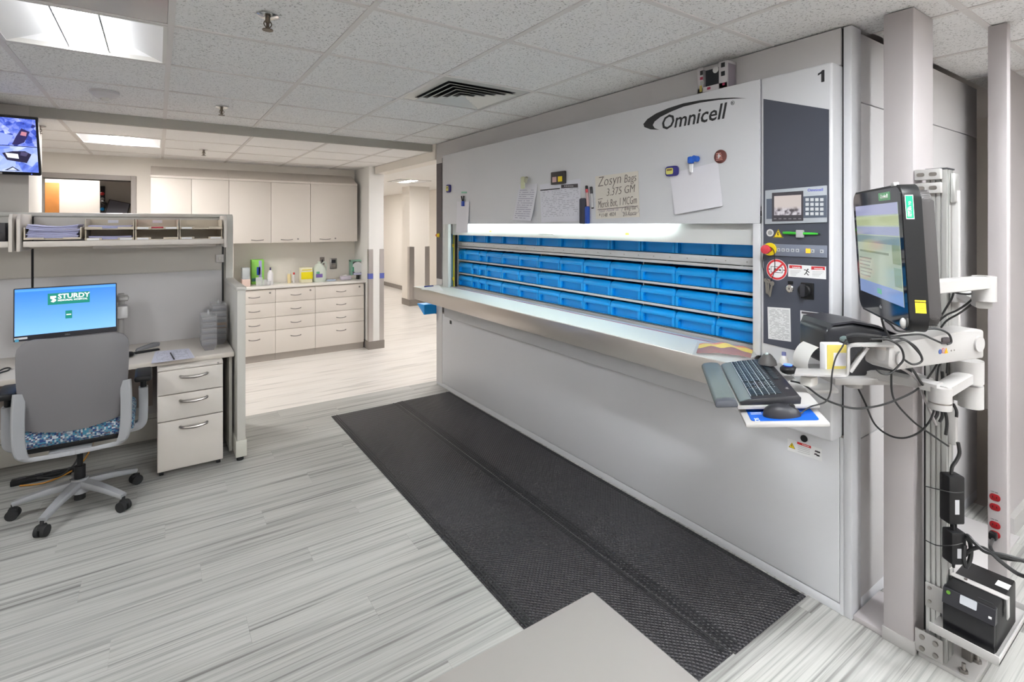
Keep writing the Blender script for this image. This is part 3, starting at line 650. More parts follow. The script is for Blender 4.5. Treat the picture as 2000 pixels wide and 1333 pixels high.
# mobile pedestal
t = thing('file_cabinet', 'cream three-drawer file cabinet under the desk', 'cabinet', (.18, 4.25, 0))
FXa, FXb = -.003, .365
MB().box(FXa, FXb, 3.99, 4.55, .03, .700, .003).build('body', mat('pedestal cream', (.64, .595, .55), .45), t)
M_ped = mat('pedestal cream', (.64, .595, .55), .45)
MB().box(FXa+.002, FXb-.002, 3.972, 3.99, .682, .698, .002).build('top_rail', M_ped, t)
for k, (za, zb) in enumerate(((.680, .527), (.523, .358), (.354, .042))):
    d = MB().box(FXa+.002, FXb-.002, 3.968, 3.989, zb+.001, za-.001, .003).build('drawer', M_ped, t)
    bowpull(((FXa+FXb)/2+.015, 3.968, za-.045), .15, M_nickel, d, .028, .0085)
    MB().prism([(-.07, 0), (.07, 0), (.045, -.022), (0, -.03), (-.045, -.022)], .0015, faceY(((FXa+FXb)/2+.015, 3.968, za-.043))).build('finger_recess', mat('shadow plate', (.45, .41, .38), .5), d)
MB().cyl((.335, 3.972, .690), (.335, 3.966, .690), .006, seg=10).build('lock', M_nickel, t)
for x, y in ((.02, 4.02), (.34, 4.02), (.02, 4.5), (.34, 4.5)): MB().cyl((x-.012, y, .016), (x+.012, y, .016), .016, seg=12).build('caster', M_rub, t)
# computer monitor with arm
Mq = frame(uY(132, 608, 4.44), (1, .10, 0), (0, .06, 1)); W2, H2 = .257, .166
t = thing('desk_monitor', 'flat desk monitor with a blue screen and hospital logo', 'monitor', Mq.translation)
MB().prism(rrect(W2*2, H2*2, .006), -.028, Mq, .003).build('housing', M_dark, t)
mb = MB(); x0, x1, y0, y1 = -W2+.006, W2-.006, -H2+.034, H2-.006
uvl = mb.bm.loops.layers.uv.verify(); vv = [mb.bm.verts.new(Mq @ Vector(p)) for p in ((x0, y0, .0008), (x1, y0, .0008), (x1, y1, .0008), (x0, y1, .0008))]
f = mb.bm.faces.new(vv)
for l, uv in zip(f.loops, ((0, 0), (1, 0), (1, 1), (0, 1))): l[uvl].uv = uv
ms, N, L, b = _new('blue desktop picture'); tc = N.new('ShaderNodeTexCoord'); sp = N.new('ShaderNodeSeparateXYZ'); L.new(tc.outputs['UV'], sp.inputs[0])
rr = ramp(N, [(.0, hexc('7ab4fa')), (.4, hexc('5a9af0')), (.93, hexc('2478cf')), (.955, hexc('4f9adf')), (1, hexc('2d7fd6'))]); L.new(sp.outputs[1], rr.inputs[0])
b.inputs['Base Color'].default_value = (0, 0, 0, 1); b.inputs['Roughness'].default_value = .3; L.new(rr.outputs[0], b.inputs['Emission Color']); b.inputs['Emission Strength'].default_value = .95
scr = mb.build('screen', ms, t)
Mg = glow('screen green', hexc('0c8070'), .9); Mw = glow('screen white', (.95, .97, 1), .95)
def on(M_, x, y, z=0): return M_ @ Matrix.Translation((x, y, z))
MB().prism([(-.105, -.037), (.105, -.037), (.105, .037), (-.105, .037)], .0006, on(Mq, .008, .085, .001)).build('logo_panel', Mg, scr)
text('logo_text', 'STURDY', .042, Mw, on(Mq, -.048, .086, .0017), scr, xs=1.02, off=.0012)
text('logo_subtext', 'MEMORIAL HOSPITAL', .0155, Mw, on(Mq, -.049, .069, .0017), scr, off=.0004)
MB().prism([(-.015, .018), (.014, .018), (.014, .006), (.002, .003), (.014, -.006), (.013, -.015), (0, -.024), (-.013, -.017), (-.002, -.006), (-.015, .002)], .0006, on(Mq, -.070, .087, .0017)).build('logo_shield', Mw, scr)
MB().prism([(-.017, -.026), (.017, -.026), (.017, .026), (-.017, .026)], .0006, on(Mq, .006, -.022, .001)).build('status_panel', Mg, scr)
MB().box(-.012, .012, -.003, .003, 0, .0005, M=on(Mq, .006, -.022, .0018)).build('status_text', Mw, scr)
text('maker_name', 'DELL', .012, M_alu, on(Mq, 0, -.155, .001), t, align='CENTER')
MB().box(-.03, .03, -.006, .006, 0, .0006, M=on(Mq, -.222, -.148, .001)).build('asset_sticker', M_paperw, t)
MB().box(-.009, .009, -.009, .009, 0, .0006, M=on(Mq, -.24, -.158, .001)).build('badge_sticker', mat('cyan sticker', (.10, .45, .70), .5), t)
t = thing('monitor_stand', 'white jointed arm behind the desk monitor', 'monitor arm', (-.2, 4.62, DZ))
MB().cyl((-.215, 4.60, DZ), (-.215, 4.60, 1.13), .018).build('pole', M_armw, t)
MB().box(-.25, -.18, 4.56, 4.64, DZ, DZ+.02, .005).build('clamp', M_armw, t)
MB().cyl((-.215, 4.60, 1.075), (-.215, 4.60, 1.115), .04).box(-.225, -.17, 4.52, 4.6, 1.085, 1.11, .008).build('joint', M_armw, t)
MB().box(-.46, -.21, 4.52, 4.56, .99, 1.035, .012).build('link', M_armw, t); MB().box(-.235, -.17, 4.50, 4.58, .96, 1.05, .014).build('elbow', mat('arm light grey', (.6, .59, .59), .4), t)
MB().box(-.51, -.43, 4.475, 4.53, .96, 1.08, .006).build('mount_plate', M_black, t)
# stacks of clear boxes on the desk
def tower(cx, cy, n, h, label, tint):
    t = thing('clear_box_tower', label, 'storage box', (cx, cy, DZ), 'clear storage towers on the desk')
    for k in range(n):
        z0 = DZ+.035+h*k; MB().box(cx-.046, cx+.046, cy-.10, cy+.10, z0+.0005, z0+h-.001, .003).build('drawer', M_smoke if not tint or k != 2 else mat('amber drawer', (.16, .09, .04), .3), t)
        MB().box(cx-.04, cx+.04, cy-.103, cy-.10, z0+h*.2, z0+h*.55, .001).build('label', mat('drawer label', (.12, .12, .14), .5), t)
    MB().prism([(-.046, .035), (-.028, 0), (.028, 0), (.046, .035)], .2, Matrix.Translation((cx, cy+.1, DZ)) @ Matrix(((1, 0, 0, 0), (0, 0, -1, 0), (0, 1, 0, 0), (0, 0, 0, 1)))).build('tapered_base', M_smoke, t)
    MB().box(cx-.049, cx+.049, cy-.105, cy+.105, DZ+.034, DZ+.036+h*n, .003).build('clear_shell', mat('clear shell', (.7, .7, .72), .1, alpha=.16), t)
    z1 = DZ+.036+h*n; MB().box(cx-.048, cx+.048, cy-.102, cy+.102, z1, z1+.006, .002).build('lid', M_clear, t)
    MB().tube([(cx, cy-.03, z1), (cx, cy-.03, z1+.03), (cx, cy+.03, z1+.03), (cx, cy+.03, z1)], .004, 6, 3).build('handle', M_clear, t)
tower(.300, 4.29, 5, .040, 'shorter clear tower of grey drawers on the desk', False); tower(.375, 4.45, 6, .042, 'taller clear tower of brownish drawers beside the wing', True)
# papers and small things on the desk
pq = quadpts(uZ, [(295, 710), (303, 687), (368, 681), (379, 699)], DZ+.006)
t = thing('form_sheets', 'white printed form sheets lying on the desk', 'papers', pq[0])
MF = print_mat('form print', (.62, .62, .72), (.30, .30, .36), 16, 9, .35, .5)
def flat_sheet(name, q, m, parent, th=.001): 
    bl, tl, tr, br = q
    return MB().sheet(lambda u, v: (bl*(1-u)+br*u)*(1-v)+(tl*(1-u)+tr*u)*v, 2, 2, th).build(name, m, parent)
flat_sheet('sheet', pq, MF, t); flat_sheet('sheet', [p+Vector((.006, .008, -.003)) for p in pq], M_paper, t)
a, b2 = uZ(333, 690, DZ+.009), uZ(340, 702, DZ+.009); tag(MB().tube([a, b2], .004, 8).build('ballpoint_pen', M_black), 'small black pen lying on the form sheets', 'pen')
c = uZ(286, 688, DZ); t = thing('stapler', 'black and grey stapler on the desk', 'stapler', c)
MB().prism([(-.075, 0), (.07, 0), (.07, .012), (-.075, .012)], .036, Matrix.Translation(c+Vector((0, .018, 0))) @ Matrix.Rotation(.3, 4, 'Z') @ Matrix(((1, 0, 0, 0), (0, 0, -1, 0), (0, 1, 0, 0), (0, 0, 0, 1))), .003).build('base', M_black, t)
MB().prism([(-.07, .016), (.07, .03), (.075, .055), (.03, .058), (-.06, .034)], .032, Matrix.Translation(c+Vector((0, .016, 0))) @ Matrix.Rotation(.3, 4, 'Z') @ Matrix(((1, 0, 0, 0), (0, 0, -1, 0), (0, 1, 0, 0), (0, 0, 0, 1))), .005).build('lever', mat('grey plastic', (.14, .14, .15), .4), t)
c = uZ(253, 697, DZ); tag(MB().sph((c.x, c.y, DZ+.016), .03, (.9, 1.5, .55)).build('computer_mouse', M_black), 'black mouse peeking out beside the chair back', 'mouse')
tag(MB().tube([uZ(x, y, DZ+.005) for x, y in ((-6, 728), (4, 722), (14, 719), (20, 720), (15, 724), (5, 727), (-4, 731))], .004, 6, 4).build('cord_loop', M_cable), 'small black cord loop on the left of the desk', 'cord')
# cables and power strip under the desk
t = thing('power_strip', 'black power strip lying under the desk', 'power strip', (-.55, 4.4, 0)); MB().box(-.75, -.42, 4.36, 4.41, 0, .035, .006).build('case', M_black, t)
for k in range(4): MB().box(-.72+.08*k, -.68+.08*k, 4.368, 4.402, .035, .0375).build('socket', M_dark, t)
tag(MB().tube([(-.7, 4.33, .01), (-.55, 4.3, .012), (-.4, 4.42, .06), (-.33, 4.52, .3), (-.3, 4.56, .7)], .005, 6, 5).build('desk_cable', mat('amber cord', (.45, .20, .02), .5)), 'amber cable hanging under the desk', 'cable')
tag(MB().tube([(-.62, 4.34, .03), (-.5, 4.31, .03), (-.42, 4.38, .12), (-.38, 4.5, .4), (-.36, 4.56, .7)], .005, 6, 5).build('desk_cable', M_cable), 'black cable hanging under the desk', 'cable')
# ---------------------------------------------------------------- task chair
CX, CY = -.368, 3.845
t = thing('task_chair', 'grey task chair with patterned seat, seen from behind', 'chair', (CX, CY, 0))
M_shell = mat('chair shell grey', (.155, .15, .158), .45); M_cframe = mat('chair frame light grey', (.30, .305, .32), .42)
def backf(u, v):
    s = (u-.5)*2; hw = .212+.022*math.sin(min(1, v*1.3)*PI*.5); rc = .055
    z = .545+.475*v
    e = 1-max(0, (v-.88)/.12)**2.2*.10
    zz = z-.02*max(0, abs(s)-.72)**2*12*(1 if v > .7 else 0)*(v-.7)/.3 + .030*(1-s*s)*(1-v)*-1
    return Vector((CX+s*hw*e, CY-.255+.035*s*s*1.2-.04*math.sin(v*PI*.9)*.6+.02*(1-v), zz))
MB().sheet(backf, 16, 16, .018).build('backrest', M_shell, t)
MB().box(CX-.258, CX+.258, CY-.21, CY+.25, .437, .528, .034, 4).build('seat', None or mat('placeholder', (.1, .1, .1)), t)
# woven seat pattern
ms, N, L, b = _new('patterned seat fabric'); tc = N.new('ShaderNodeTexCoord'); vo = N.new('ShaderNodeTexVoronoi'); vo.inputs['Scale'].default_value = 120; vo.inputs['Randomness'].default_value = .25
L.new(tc.outputs['Object'], vo.inputs['Vector']); wn = N.new('ShaderNodeTexWhiteNoise'); L.new(vo.outputs['Color'], wn.inputs['Vector'])
rr = ramp(N, [(0, (.02, .05, .16)), (.25, (.05, .20, .30)), (.5, (.16, .20, .26)), (.66, (.42, .46, .50)), (.9, (.10, .07, .10))]); rr.color_ramp.interpolation = 'CONSTANT'
L.new(wn.outputs['Value'], rr.inputs[0]); L.new(rr.outputs[0], b.inputs['Base Color']); b.inputs['Roughness'].default_value = .9
for o in t.children:
    if o.name.startswith('seat'): o.data.materials.clear(); o.data.materials.append(ms)
MB().box(CX-.2, CX+.2, CY-.17, CY+.2, .405, .437, .01).build('seat_pan', M_black, t)
for s in (-1, 1):
    MB().sweep([(CX+s*.218, CY-.225, .745), (CX+s*.222, CY-.236, .66), (CX+s*.222, CY-.243, .54), (CX+s*.212, CY-.245, .44), (CX+s*.185, CY-.235, .405), (CX+s*.10, CY-.225, .393), (CX, CY-.222, .390)], (0, 1, 0) if False else (s*.5, -.25, .1), .055, .022, 5).build('back_frame', M_cframe, t)
    MB().sweep([(CX+s*.12, CY-.02, .415), (CX+s*.25, CY-.02, .412), (CX+s*.288, CY-.02, .428), (CX+s*.297, CY-.02, .48), (CX+s*.297, CY-.02, .64)], (0, 1, 0), .065, .046, 5).build('arm_support', M_cframe, t)
    MB().cyl((CX+s*.297, CY-.02, .60), (CX+s*.297, CY-.02, .70), .016, seg=12).build('arm_post', M_black, t)
    MB().box(CX+s*.297-.043, CX+s*.297+.043, CY-.13, CY+.11, .695, .73, .014, 3).build('arm_pad', M_black, t)
MB().sweep([(CX-.02, CY-.21, .395), (CX-.02, CY-.1, .40), (CX, CY, .405)], (1, 0, 0), .18, .02, 3).build('spine_bracket', M_cframe, t)
MB().cyl((CX, CY, .10), (CX, CY, .42), .014).build('gas_lift', M_black, t); MB().cyl((CX, CY, .15), (CX, CY, .235), .026).build('lift_sleeve', M_black, t)
MB().cyl((CX, CY, .085), (CX, CY, .165), .045, .038).build('hub', M_cframe, t); MB().cyl((CX, CY, .045), (CX, CY, .088), .026).build('hub_cap', M_black, t)
for k in range(5):
    a = math.radians(-116+72*k); d = Vector((math.cos(a), math.sin(a), 0)); nrm = Vector((-d.y, d.x, 0)); c0 = Vector((CX, CY, 0))
    MB().sweep([c0+d*.03+Vector((0, 0, .135)), c0+d*.15+Vector((0, 0, .118)), c0+d*.29+Vector((0, 0, .085))], nrm, .06, .04, 3, (1, .6)).build('base_leg', M_cframe, t)
    e = c0+d*.29; cs = MB()
    for q in (-1, 1): cs.cyl(e+nrm*q*.006+Vector((0, 0, .029)), e+nrm*q*.025+Vector((0, 0, .029)), .029, seg=18)
    cs.cyl(e+Vector((0, 0, .03)), e+Vector((0, 0, .08)), .009, seg=10); cs.box(e.x-.02, e.x+.02, e.y-.02, e.y+.02, .035, .062, .008)
    cs.build('caster', M_rub, t)
# ---------------------------------------------------------------- television on the wall stub
Mt = frame((-.645-.36, 4.585, 2.131), (1, 0, 0), (0, -.34, .94)); TW, TH = .36, .195
t = thing('wall_television', 'wall television showing a bluish four-view security picture', 'television', Mt.translation)
MB().prism(rrect(TW*2, TH*2, .008), -.035, Mt, .004).build('housing', M_black, t)
def cctv(name, seed, cols, sc):
    ms, N, L, b = _new(name); tc = N.new('ShaderNodeTexCoord'); mp = N.new('ShaderNodeMapping'); mp.inputs['Location'].default_value = (seed, seed*2, 0); L.new(tc.outputs['Object'], mp.inputs[0])
    vo = N.new('ShaderNodeTexVoronoi'); vo.inputs['Scale'].default_value = sc; n = N.new('ShaderNodeTexNoise'); n.inputs['Scale'].default_value = sc*.45; n.inputs['Detail'].default_value = 5; n.inputs['Distortion'].default_value = 1.2
    L.new(mp.outputs[0], vo.inputs['Vector']); L.new(mp.outputs[0], n.inputs['Vector'])
    sp = N.new('ShaderNodeSeparateColor'); L.new(vo.outputs['Color'], sp.inputs[0]); mx = N.new('ShaderNodeMix'); mx.inputs['Factor'].default_value = .62
    L.new(sp.outputs[0], mx.inputs['A']); L.new(n.outputs['Fac'], mx.inputs['B'])
    rr = ramp(N, [(.22+.12*k, hexc(c)) for k, c in enumerate(cols)]); L.new(mx.outputs['Result'], rr.inputs[0])
    L.new(rr.outputs[0], b.inputs['Emission Color']); b.inputs['Emission Strength'].default_value = .85; b.inputs['Base Color'].default_value = (.01, .01, .02, 1); b.inputs['Roughness'].default_value = .25
    return ms
r_ = TW-.012; C4 = ['1a2050', '2f4bb0', '4f6bd0', '8fa0e8', 'b9c6f6', 'e2ecff']
for n, (xa, xb, ya, yb, cs) in enumerate(((r_-.345, r_, .002, TH-.012, ['1c1d4c', '3048b4', '5068d0', '8d9ae6', 'aebaf4', 'dbe6ff']), (r_-.345, r_, -TH+.022, -.002, ['2a3aa0', '5d78da', '8ea2ec', 'a9baf4', 'b7c4f6', 'cfdafc']), (-TW+.01, r_-.349, .002, TH-.012, C4), (-TW+.01, r_-.349, -TH+.022, -.002, C4))):
    pv = MB().box(xa, xb, ya, yb, 0, .001, M=Mt).build('camera_view', cctv('security view %d' % n, 3.1*n, cs, (34, 16, 28, 28)[n]), t)
    if n == 0: scr0 = pv
    if n == 1: scr = pv
def tv(h, pts, par, z=.0014, s=.85): MB().prism(pts, .0004, Mt @ Matrix.Translation((0, 0, z))).build('picture_detail', glow('cctv '+h, hexc(h), s), par)
tv('8fa0ea', [(r_-.34, .01), (r_-.2, .09), (r_-.11, .07), (r_-.14, .006), (r_-.34, .006)], scr0); tv('b6c2f2', [(r_-.34, .03), (r_-.24, .10), (r_-.2, .10), (r_-.28, .03)], scr0, .0018); tv('d8e4ff', [(r_-.28, .12), (r_-.235, .115), (r_-.235, .15), (r_-.28, .152)], scr0, .0018)
tv('2a2558', [(r_-.12, .01), (r_-.10, .06), (r_-.07, .12), (r_-.03, .10), (r_-.06, .03), (r_-.09, .01)], scr0, .0018); tv('c08090', [(r_-.078, .075), (r_-.05, .07), (r_-.045, .095), (r_-.07, .1)], scr0, .0022)
tv('2446d2', [(r_-.34, -.03), (r_-.27, -.045), (r_-.215, -.11), (r_-.24, -.15), (r_-.34, -.11)], scr); tv('7a3c38', [(r_-.31, -.012), (r_-.23, -.012), (r_-.225, -.05), (r_-.29, -.04)], scr, .0018)
tv('241f3a', [(r_-.17, -.05), (r_-.12, -.035), (r_-.06, -.03), (r_-.03, -.05), (r_-.055, -.11), (r_-.15, -.095)], scr, .0018); tv('4a4468', [(r_-.08, -.035), (r_-.045, -.04), (r_-.055, -.065), (r_-.085, -.06)], scr, .0022); tv('eef5ff', [(r_-.155, -.048), (r_-.095, -.052), (r_-.092, -.083), (r_-.145, -.078)], scr, .0022)
tv('1a1c34', [(r_-.165, -.165), (r_-.125, -.137), (r_-.09, -.165)], scr, .0018); tv('cfd8f8', [(r_-.15, -.162), (r_-.124, -.144), (r_-.105, -.162)], scr, .0022)
MB().box(-.1, .19, -.006, .006, 0, .0006, M=Mt @ Matrix.Translation((-.02, -TH+.010, .0004))).build('asset_sticker', M_armw, t)
MB().box(.27, .275, -.002, .002, 0, .0006, M=Mt @ Matrix.Translation((.04, -TH+.010, .0004))).build('power_led', glow('led blue', (.1, .15, 1), 2), t)
MB().box(-1.15, -.85, 4.70, 4.829, 2.04, 2.24, .005).box(-1.05, -.95, 4.60, 4.72, 2.09, 2.17, .005).build('bracket', M_black, t)
# ================================================================ MEDICATION CAROUSEL
XP, XB = 2.255, 2.335          # protruding front housing / casing plane
YR, YL = .983, 4.745           # right and left ends
def onp(px, py, x=XP): return uX(px, py, x)
car = thing('storage_carousel', 'huge light grey vertical storage carousel with an opening of blue bins', 'carousel', (3.1, 2.85, 0))
C_ = car
G = M_grey
box('top_casing', M_grey2, XB, 3.98, .985, YL, 2.284, CZ-.003, C_)
box('rear_casing', M_grey2, 2.86, 3.98, .985, YL, .03, 2.284, C_)
MB().box(XB, 2.86, 4.62, YL, .03, 2.284).build('left_side', M_grey2, C_)
MB().box(XB-.004, XB, 4.622, 4.736, 1.075, 2.235).build('left_dark_strip', mat('dark strip', (.10, .085, .09), .6), C_)
MB().prism([(XP, 1.625), (XP+.005, 1.625), (XP+.005, 1.705), (XB, 1.705), (XB, 2.283), (XP, 2.283)], 4.45-1.288, Matrix.Translation((0, 4.45, 0)) @ Matrix(((1, 0, 0, 0), (0, 0, -1, 0), (0, 1, 0, 0), (0, 0, 0, 1))), .0015, 1).build('upper_panel', G, C_)
MB().box(XP, XB+.05, .983, 1.284, .735, 2.283, .010, 3).build('control_column', G, C_)
MB().box(XP, XB+.06, 1.286, 1.322, 1.024, 1.625, .002).build('right_jamb', G, C_)
MB().box(XP, XP+.03, 4.335, 4.45, 1.024, 1.625, .003).build('left_jamb', mat('jamb grey', (.56, .58, .57), .4), C_)
MB().box(XP+.012, XB, 1.286, 4.45, .735, .906, .008).build('apron', G, C_)
lp = MB().box(XB, XB+.03, .9905, 4.615, .045, .732, .002).build('lower_panel', G, C_)
MB().box(XB+.002, XB+.05, .95, YL, .0, .04, .002).build('plinth', G, C_)
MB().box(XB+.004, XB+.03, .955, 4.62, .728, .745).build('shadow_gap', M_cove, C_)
MB().box(XB, XB+.09, .944, .9765, .0, CZ-.003, .005).build('front_post', G, C_)
MB().box(XB+.012, XB+.03, .9755, .986, .735, CZ-.004).build('post_gap', M_black, C_)
MB().box(XB+.001, XB+.03, .9755, .9885, .0, .735).build('post_filler', G, C_)
p = onp(880, 629, XB); MB().box(XB-.006, XB, p.y-.02, p.y+.01, p.z-.02, p.z+.015, .003).build('stop_button', M_black, C_)
p = onp(1571, 857, XB); MB().cyl((XB, p.y, p.z), (XB-.006, p.y, p.z), .0145, seg=24).build('lock_plug', M_black, C_)
# side casing facing the viewer's right
for x0, x1 in ((2.42, 3.12), (3.125, 3.98)):
    for z0, z1 in ((.03, .722), (.726, 2.13), (2.134, CZ-.02)):
        MB().box(x0, x1, .945, .984, z0, z1, .003).build('side_panel', M_grey2, C_)
MB().box(2.36, 3.98, .9445, .95, 0, .06, .002).build('side_plinth', G, C_)
# opening: shutter, light strip, inner walls
MB().box(2.300, 2.312, 1.322, 4.335, 1.523, 1.70, .002).build('shutter', mat('shutter white', (.62, .63, .63), .4), C_)
p = onp(1070, 457, 2.30)
MB().tube([(2.30, p.y+.075, p.z), (2.284, p.y+.07, p.z), (2.282, p.y, p.z), (2.284, p.y-.07, p.z), (2.30, p.y-.075, p.z)], .006, 8, 4).build('shutter_handle', M_white, C_)
for px, py in ((958, 452), (1225, 457)):
    p = onp(px, py, 2.30); MB().box(2.2992, 2.30, p.y-.014, p.y+.014, p.z-.006, p.z+.006).build('yellow_sticker', mat('lemon sticker', (.75, .80, .05), .5), C_)
LS = glow('mint white led strip', (.86, 1, .94), LAMP_STRIP)
MB().box(2.262, 2.283, 1.80, 4.12, 1.6525, 1.654).build('light_strip', LS, C_)
MB().box(2.312, 2.86, 1.322, 1.352, 1.0, 1.66).build('inner_wall', M_grey2, C_)
MB().box(2.40, 2.86, 4.40, 4.43, 1.0, 1.66).build('inner_wall', mat('inner white', (.6, .62, .62), .5), C_)
MB().box(2.84, 2.86, 1.32, 4.43, .9, 1.70).build('inner_back', M_black, C_)
# light curtain at the left of the opening
p0 = uX(884, 440, 2.36)
MB().box(2.325, 2.345, 4.402, 4.436, 1.028, 1.53).build('sensor_rail', mat('bluish rail', (.20, .33, .42), .3), C_)
MB().box(2.332, 2.342, 4.374, 4.383, 1.028, 1.53).build('yellow_rail', mat('yellow rail', (.55, .48, .02), .5), C_)
for zz in (1.10, 1.42): MB().box(2.326, 2.340, 4.368, 4.39, zz-.016, zz+.016, .003).build('sensor_clip', M_yellow, C_)
MB().box(2.352, 2.366, 4.358, 4.378, 1.028, 1.53).build('dark_seal', M_rub, C_)
# steel worktop
XC, ZC = 2.02, 1.025
MB().box(XC+.003, 2.34, 1.301, 4.599, ZC-.010, ZC, .001).build('worktop_surface', mat('worktop satin steel', (.66, .68, .67), .5, .35, bump=.05, bscale=900), C_)
wt_ = MB().box(XC, XC+.014, 1.30, 4.60, ZC-.118, ZC-.002, .003).box(XC, 2.31, 4.588, 4.60, ZC-.118, ZC-.005, .002).box(XC, 2.31, 1.30, 1.312, ZC-.118, ZC-.005, .002)
wt_.build('steel_worktop', M_steel, C_)
MB().box(XC+.014, 2.30, 1.312, 4.588, ZC-.03, ZC-.013).build('worktop_core', M_grey2, C_)
MB().box(2.298, 2.303, 1.325, 4.33, ZC, ZC+.0015).build('red_strip', mat('magenta strip', (.30, .02, .10), .5), C_)
MB().box(2.303, 2.345, 1.325, 4.33, ZC, ZC+.001).build('grey_strip', mat('strip grey', (.28, .31, .36), .5), C_)
# carriers
XS = 2.385
M_rail = mat('carrier rail grey', (.55, .55, .56), .35, .2)
rows = [('top', 1.459, None), ('upper', 1.288, 1.3836), ('middle', 1.1635, 1.2607), ('lowest', 1.041, 1.134)]
for k, (nm, zb, zt) in enumerate(rows):
    MB().box(XS, 2.83, 1.34, 4.385, zb-.006, zb-.0008).build('carrier_shelf', M_dark, C_)
    if k == 0:
        MB().box(XS-.012, XS, 1.34, 4.385, zb-.040, zb-.002, .002).build('carrier_profile', M_rail, C_)
        MB().box(XS-.016, XS, 1.34, 4.385, zb-.060, zb-.044, .003).build('carrier_rail', M_rail, C_)
        for q in range(26): MB().cyl((XS-.0135, 1.42+.115*q, zb-.022), (XS-.011, 1.42+.115*q, zb-.022), .003, seg=8).build('rivet', M_nickel, C_)
    elif k < 3: MB().box(XS-.010, XS+.004, 1.34, 4.385, zb-.0145, zb-.001, .003).build('carrier_rail', M_rail, C_)
    else:
        MB().box(XS-.010, XS+.004, 1.34, 4.385, zb-.026, zb-.002, .003).build('carrier_rail', M_rail, C_)
        MB().box(XS-.012, XS-.0095, 1.34, 4.385, zb-.004, zb-.001).build('dark_edge', M_black, C_)
    if k:
        for yy in (1.604, 2.107, 3.115):
            MB().box(XS+.03, XS+.25, yy-.004, yy+.004, zb, zb+.107).build('divider', M_rail, C_)
# blue bins, every one a thing of its own
def bin_mesh(wd, ht, name):
    """front: rounded frame with a leaning top roll over a deep sunken field; open box behind (local: -x faces out, y across)"""
    b = MB(); h2 = wd/2-.0022; dep = .30; t = .004; rec = .026; zr = ht*.56
    b.box(.010, dep, -h2, h2, .001, .004).box(.03, dep, -h2, -h2+t, .001, ht-.012).box(.03, dep, h2-t, h2, .001, ht-.012).box(dep-t, dep, -h2, h2, .001, ht-.012)
    b.box(rec, rec+.004, -h2+.006, h2-.006, .002, zr+.01)                       # sunken field
    pw = .020
    for s in (-1, 1): b.box(.002, rec+.004, min(s*(h2-pw), s*h2), max(s*(h2-pw), s*h2), .002, zr+.004, .004)
    for s in (-1, 1): b.prism([(s*(h2-pw), zr+.003), (s*(h2-pw-.014), zr+.003), (s*(h2-pw-.005), zr-.004), (s*(h2-pw), zr-.014)], rec, Matrix.Translation((.003, 0, 0)) @ Matrix(((0, 0, 1, 0), (1, 0, 0, 0), (0, 1, 0, 0), (0, 0, 0, 1))))
    prof = [(.003, zr), (0, zr+.004), (.0, zr+(ht-zr)*.45), (.003, zr+(ht-zr)*.62), (.012, ht-.004), (.020, ht), (.030, ht-.001), (rec+.006, zr)]
    R = []
    for yy, k, dx in ((-h2, .70, .006), (-h2+.005, .90, .002), (-h2+.013, 1, 0), (h2-.013, 1, 0), (h2-.005, .90, .002), (h2, .70, .006)):
        R.append([Vector((min(px+dx, rec+.006), yy, zr+(pz-zr)*k)) for px, pz in prof])
    b.rings(R)
    return b.mesh(name, M_blue)
BF, BH_ = bin_mesh(.252, .0955, 'storage_bin'), bin_mesh(.126, .0955, 'storage_bin')
BT = bin_mesh(.252, .13, 'storage_bin')
def place(me, yc, z, label, grp):
    o = put('storage_bin', me); o.location = (XS-.004, yc, z); o.rotation_euler = (0, 0, random.uniform(-.012, .012)); tag(o, label, 'bin', grp)
for k, (nm, zb, zt) in enumerate(rows):
    g = 'blue bins on the %s carrier' % nm
    ys = [(1.352+.2515*i, BT if k == 0 else BF, .2515) for i in range(10)]; yy = 1.352+2.515
    for wkind in (('F', 'F') if k == 0 else ('H', 'F', 'H') if k == 1 else ('H', 'H', 'F')):
        wd = .2515 if wkind == 'F' else .1258; ys.append((yy, BT if k == 0 else (BF if wkind == 'F' else BH_), wd)); yy += wd
    for i, (y0, me, wd) in enumerate(ys):
        place(me, y0+wd/2, zb, '%sblue bin in the %s row, %s from the right end' % ('narrow ' if wd < .2 else '', nm, ORD[i]), g)
# ---- control plate and fittings
def plateM(px, py, x=XP): return faceX(uX(px, py, x))
def poly_on(pts, d, m, name, parent, x=XP, bev=0):
    o = uX(*pts[0], x); P = [(-(uX(a, b_, x).y-o.y), uX(a, b_, x).z-o.z) for a, b_ in pts]
    return MB().prism(P, d, faceX(o), bev).build(name, m, parent)
cp = poly_on([(1492, 670), (1619, 700), (1619.5, 214), (1492, 193.5)], .004, M_plate, 'control_plate', C_)
XK = XP-.0042
d = poly_on([(1495.5, 438.5), (1616, 434.5), (1616, 362.5), (1496, 372.5)], .008, mat('console pale grey', (.42, .45, .49), .4), 'console', C_, XK, .002)
XD = XK-.0083
poly_on([(1497, 428), (1615, 425), (1615, 381), (1497, 389)], .0006, mat('console slate band', (.10, .12, .16), .5), 'console_band', d, XD)
poly_on([(1508, 433), (1569, 431.5), (1569, 373), (1508, 377)], .0012, mat('console bezel', (.05, .045, .055), .4), 'bezel', d, XD)
ms, N, L, b = _new('snowy landscape picture'); tc = N.new('ShaderNodeTexCoord'); n = N.new('ShaderNodeTexNoise'); n.inputs['Scale'].default_value = 55; n.inputs['Detail'].default_value = 5
L.new(tc.outputs['Object'], n.inputs['Vector']); sp = N.new('ShaderNodeSeparateXYZ'); L.new(tc.outputs['Object'], sp.inputs[0])
rr = ramp(N, [(.38, (.05, .04, .05)), (.55, (.45, .42, .46)), (.7, (.6, .58, .6))]); L.new(n.outputs['Fac'], rr.inputs[0])
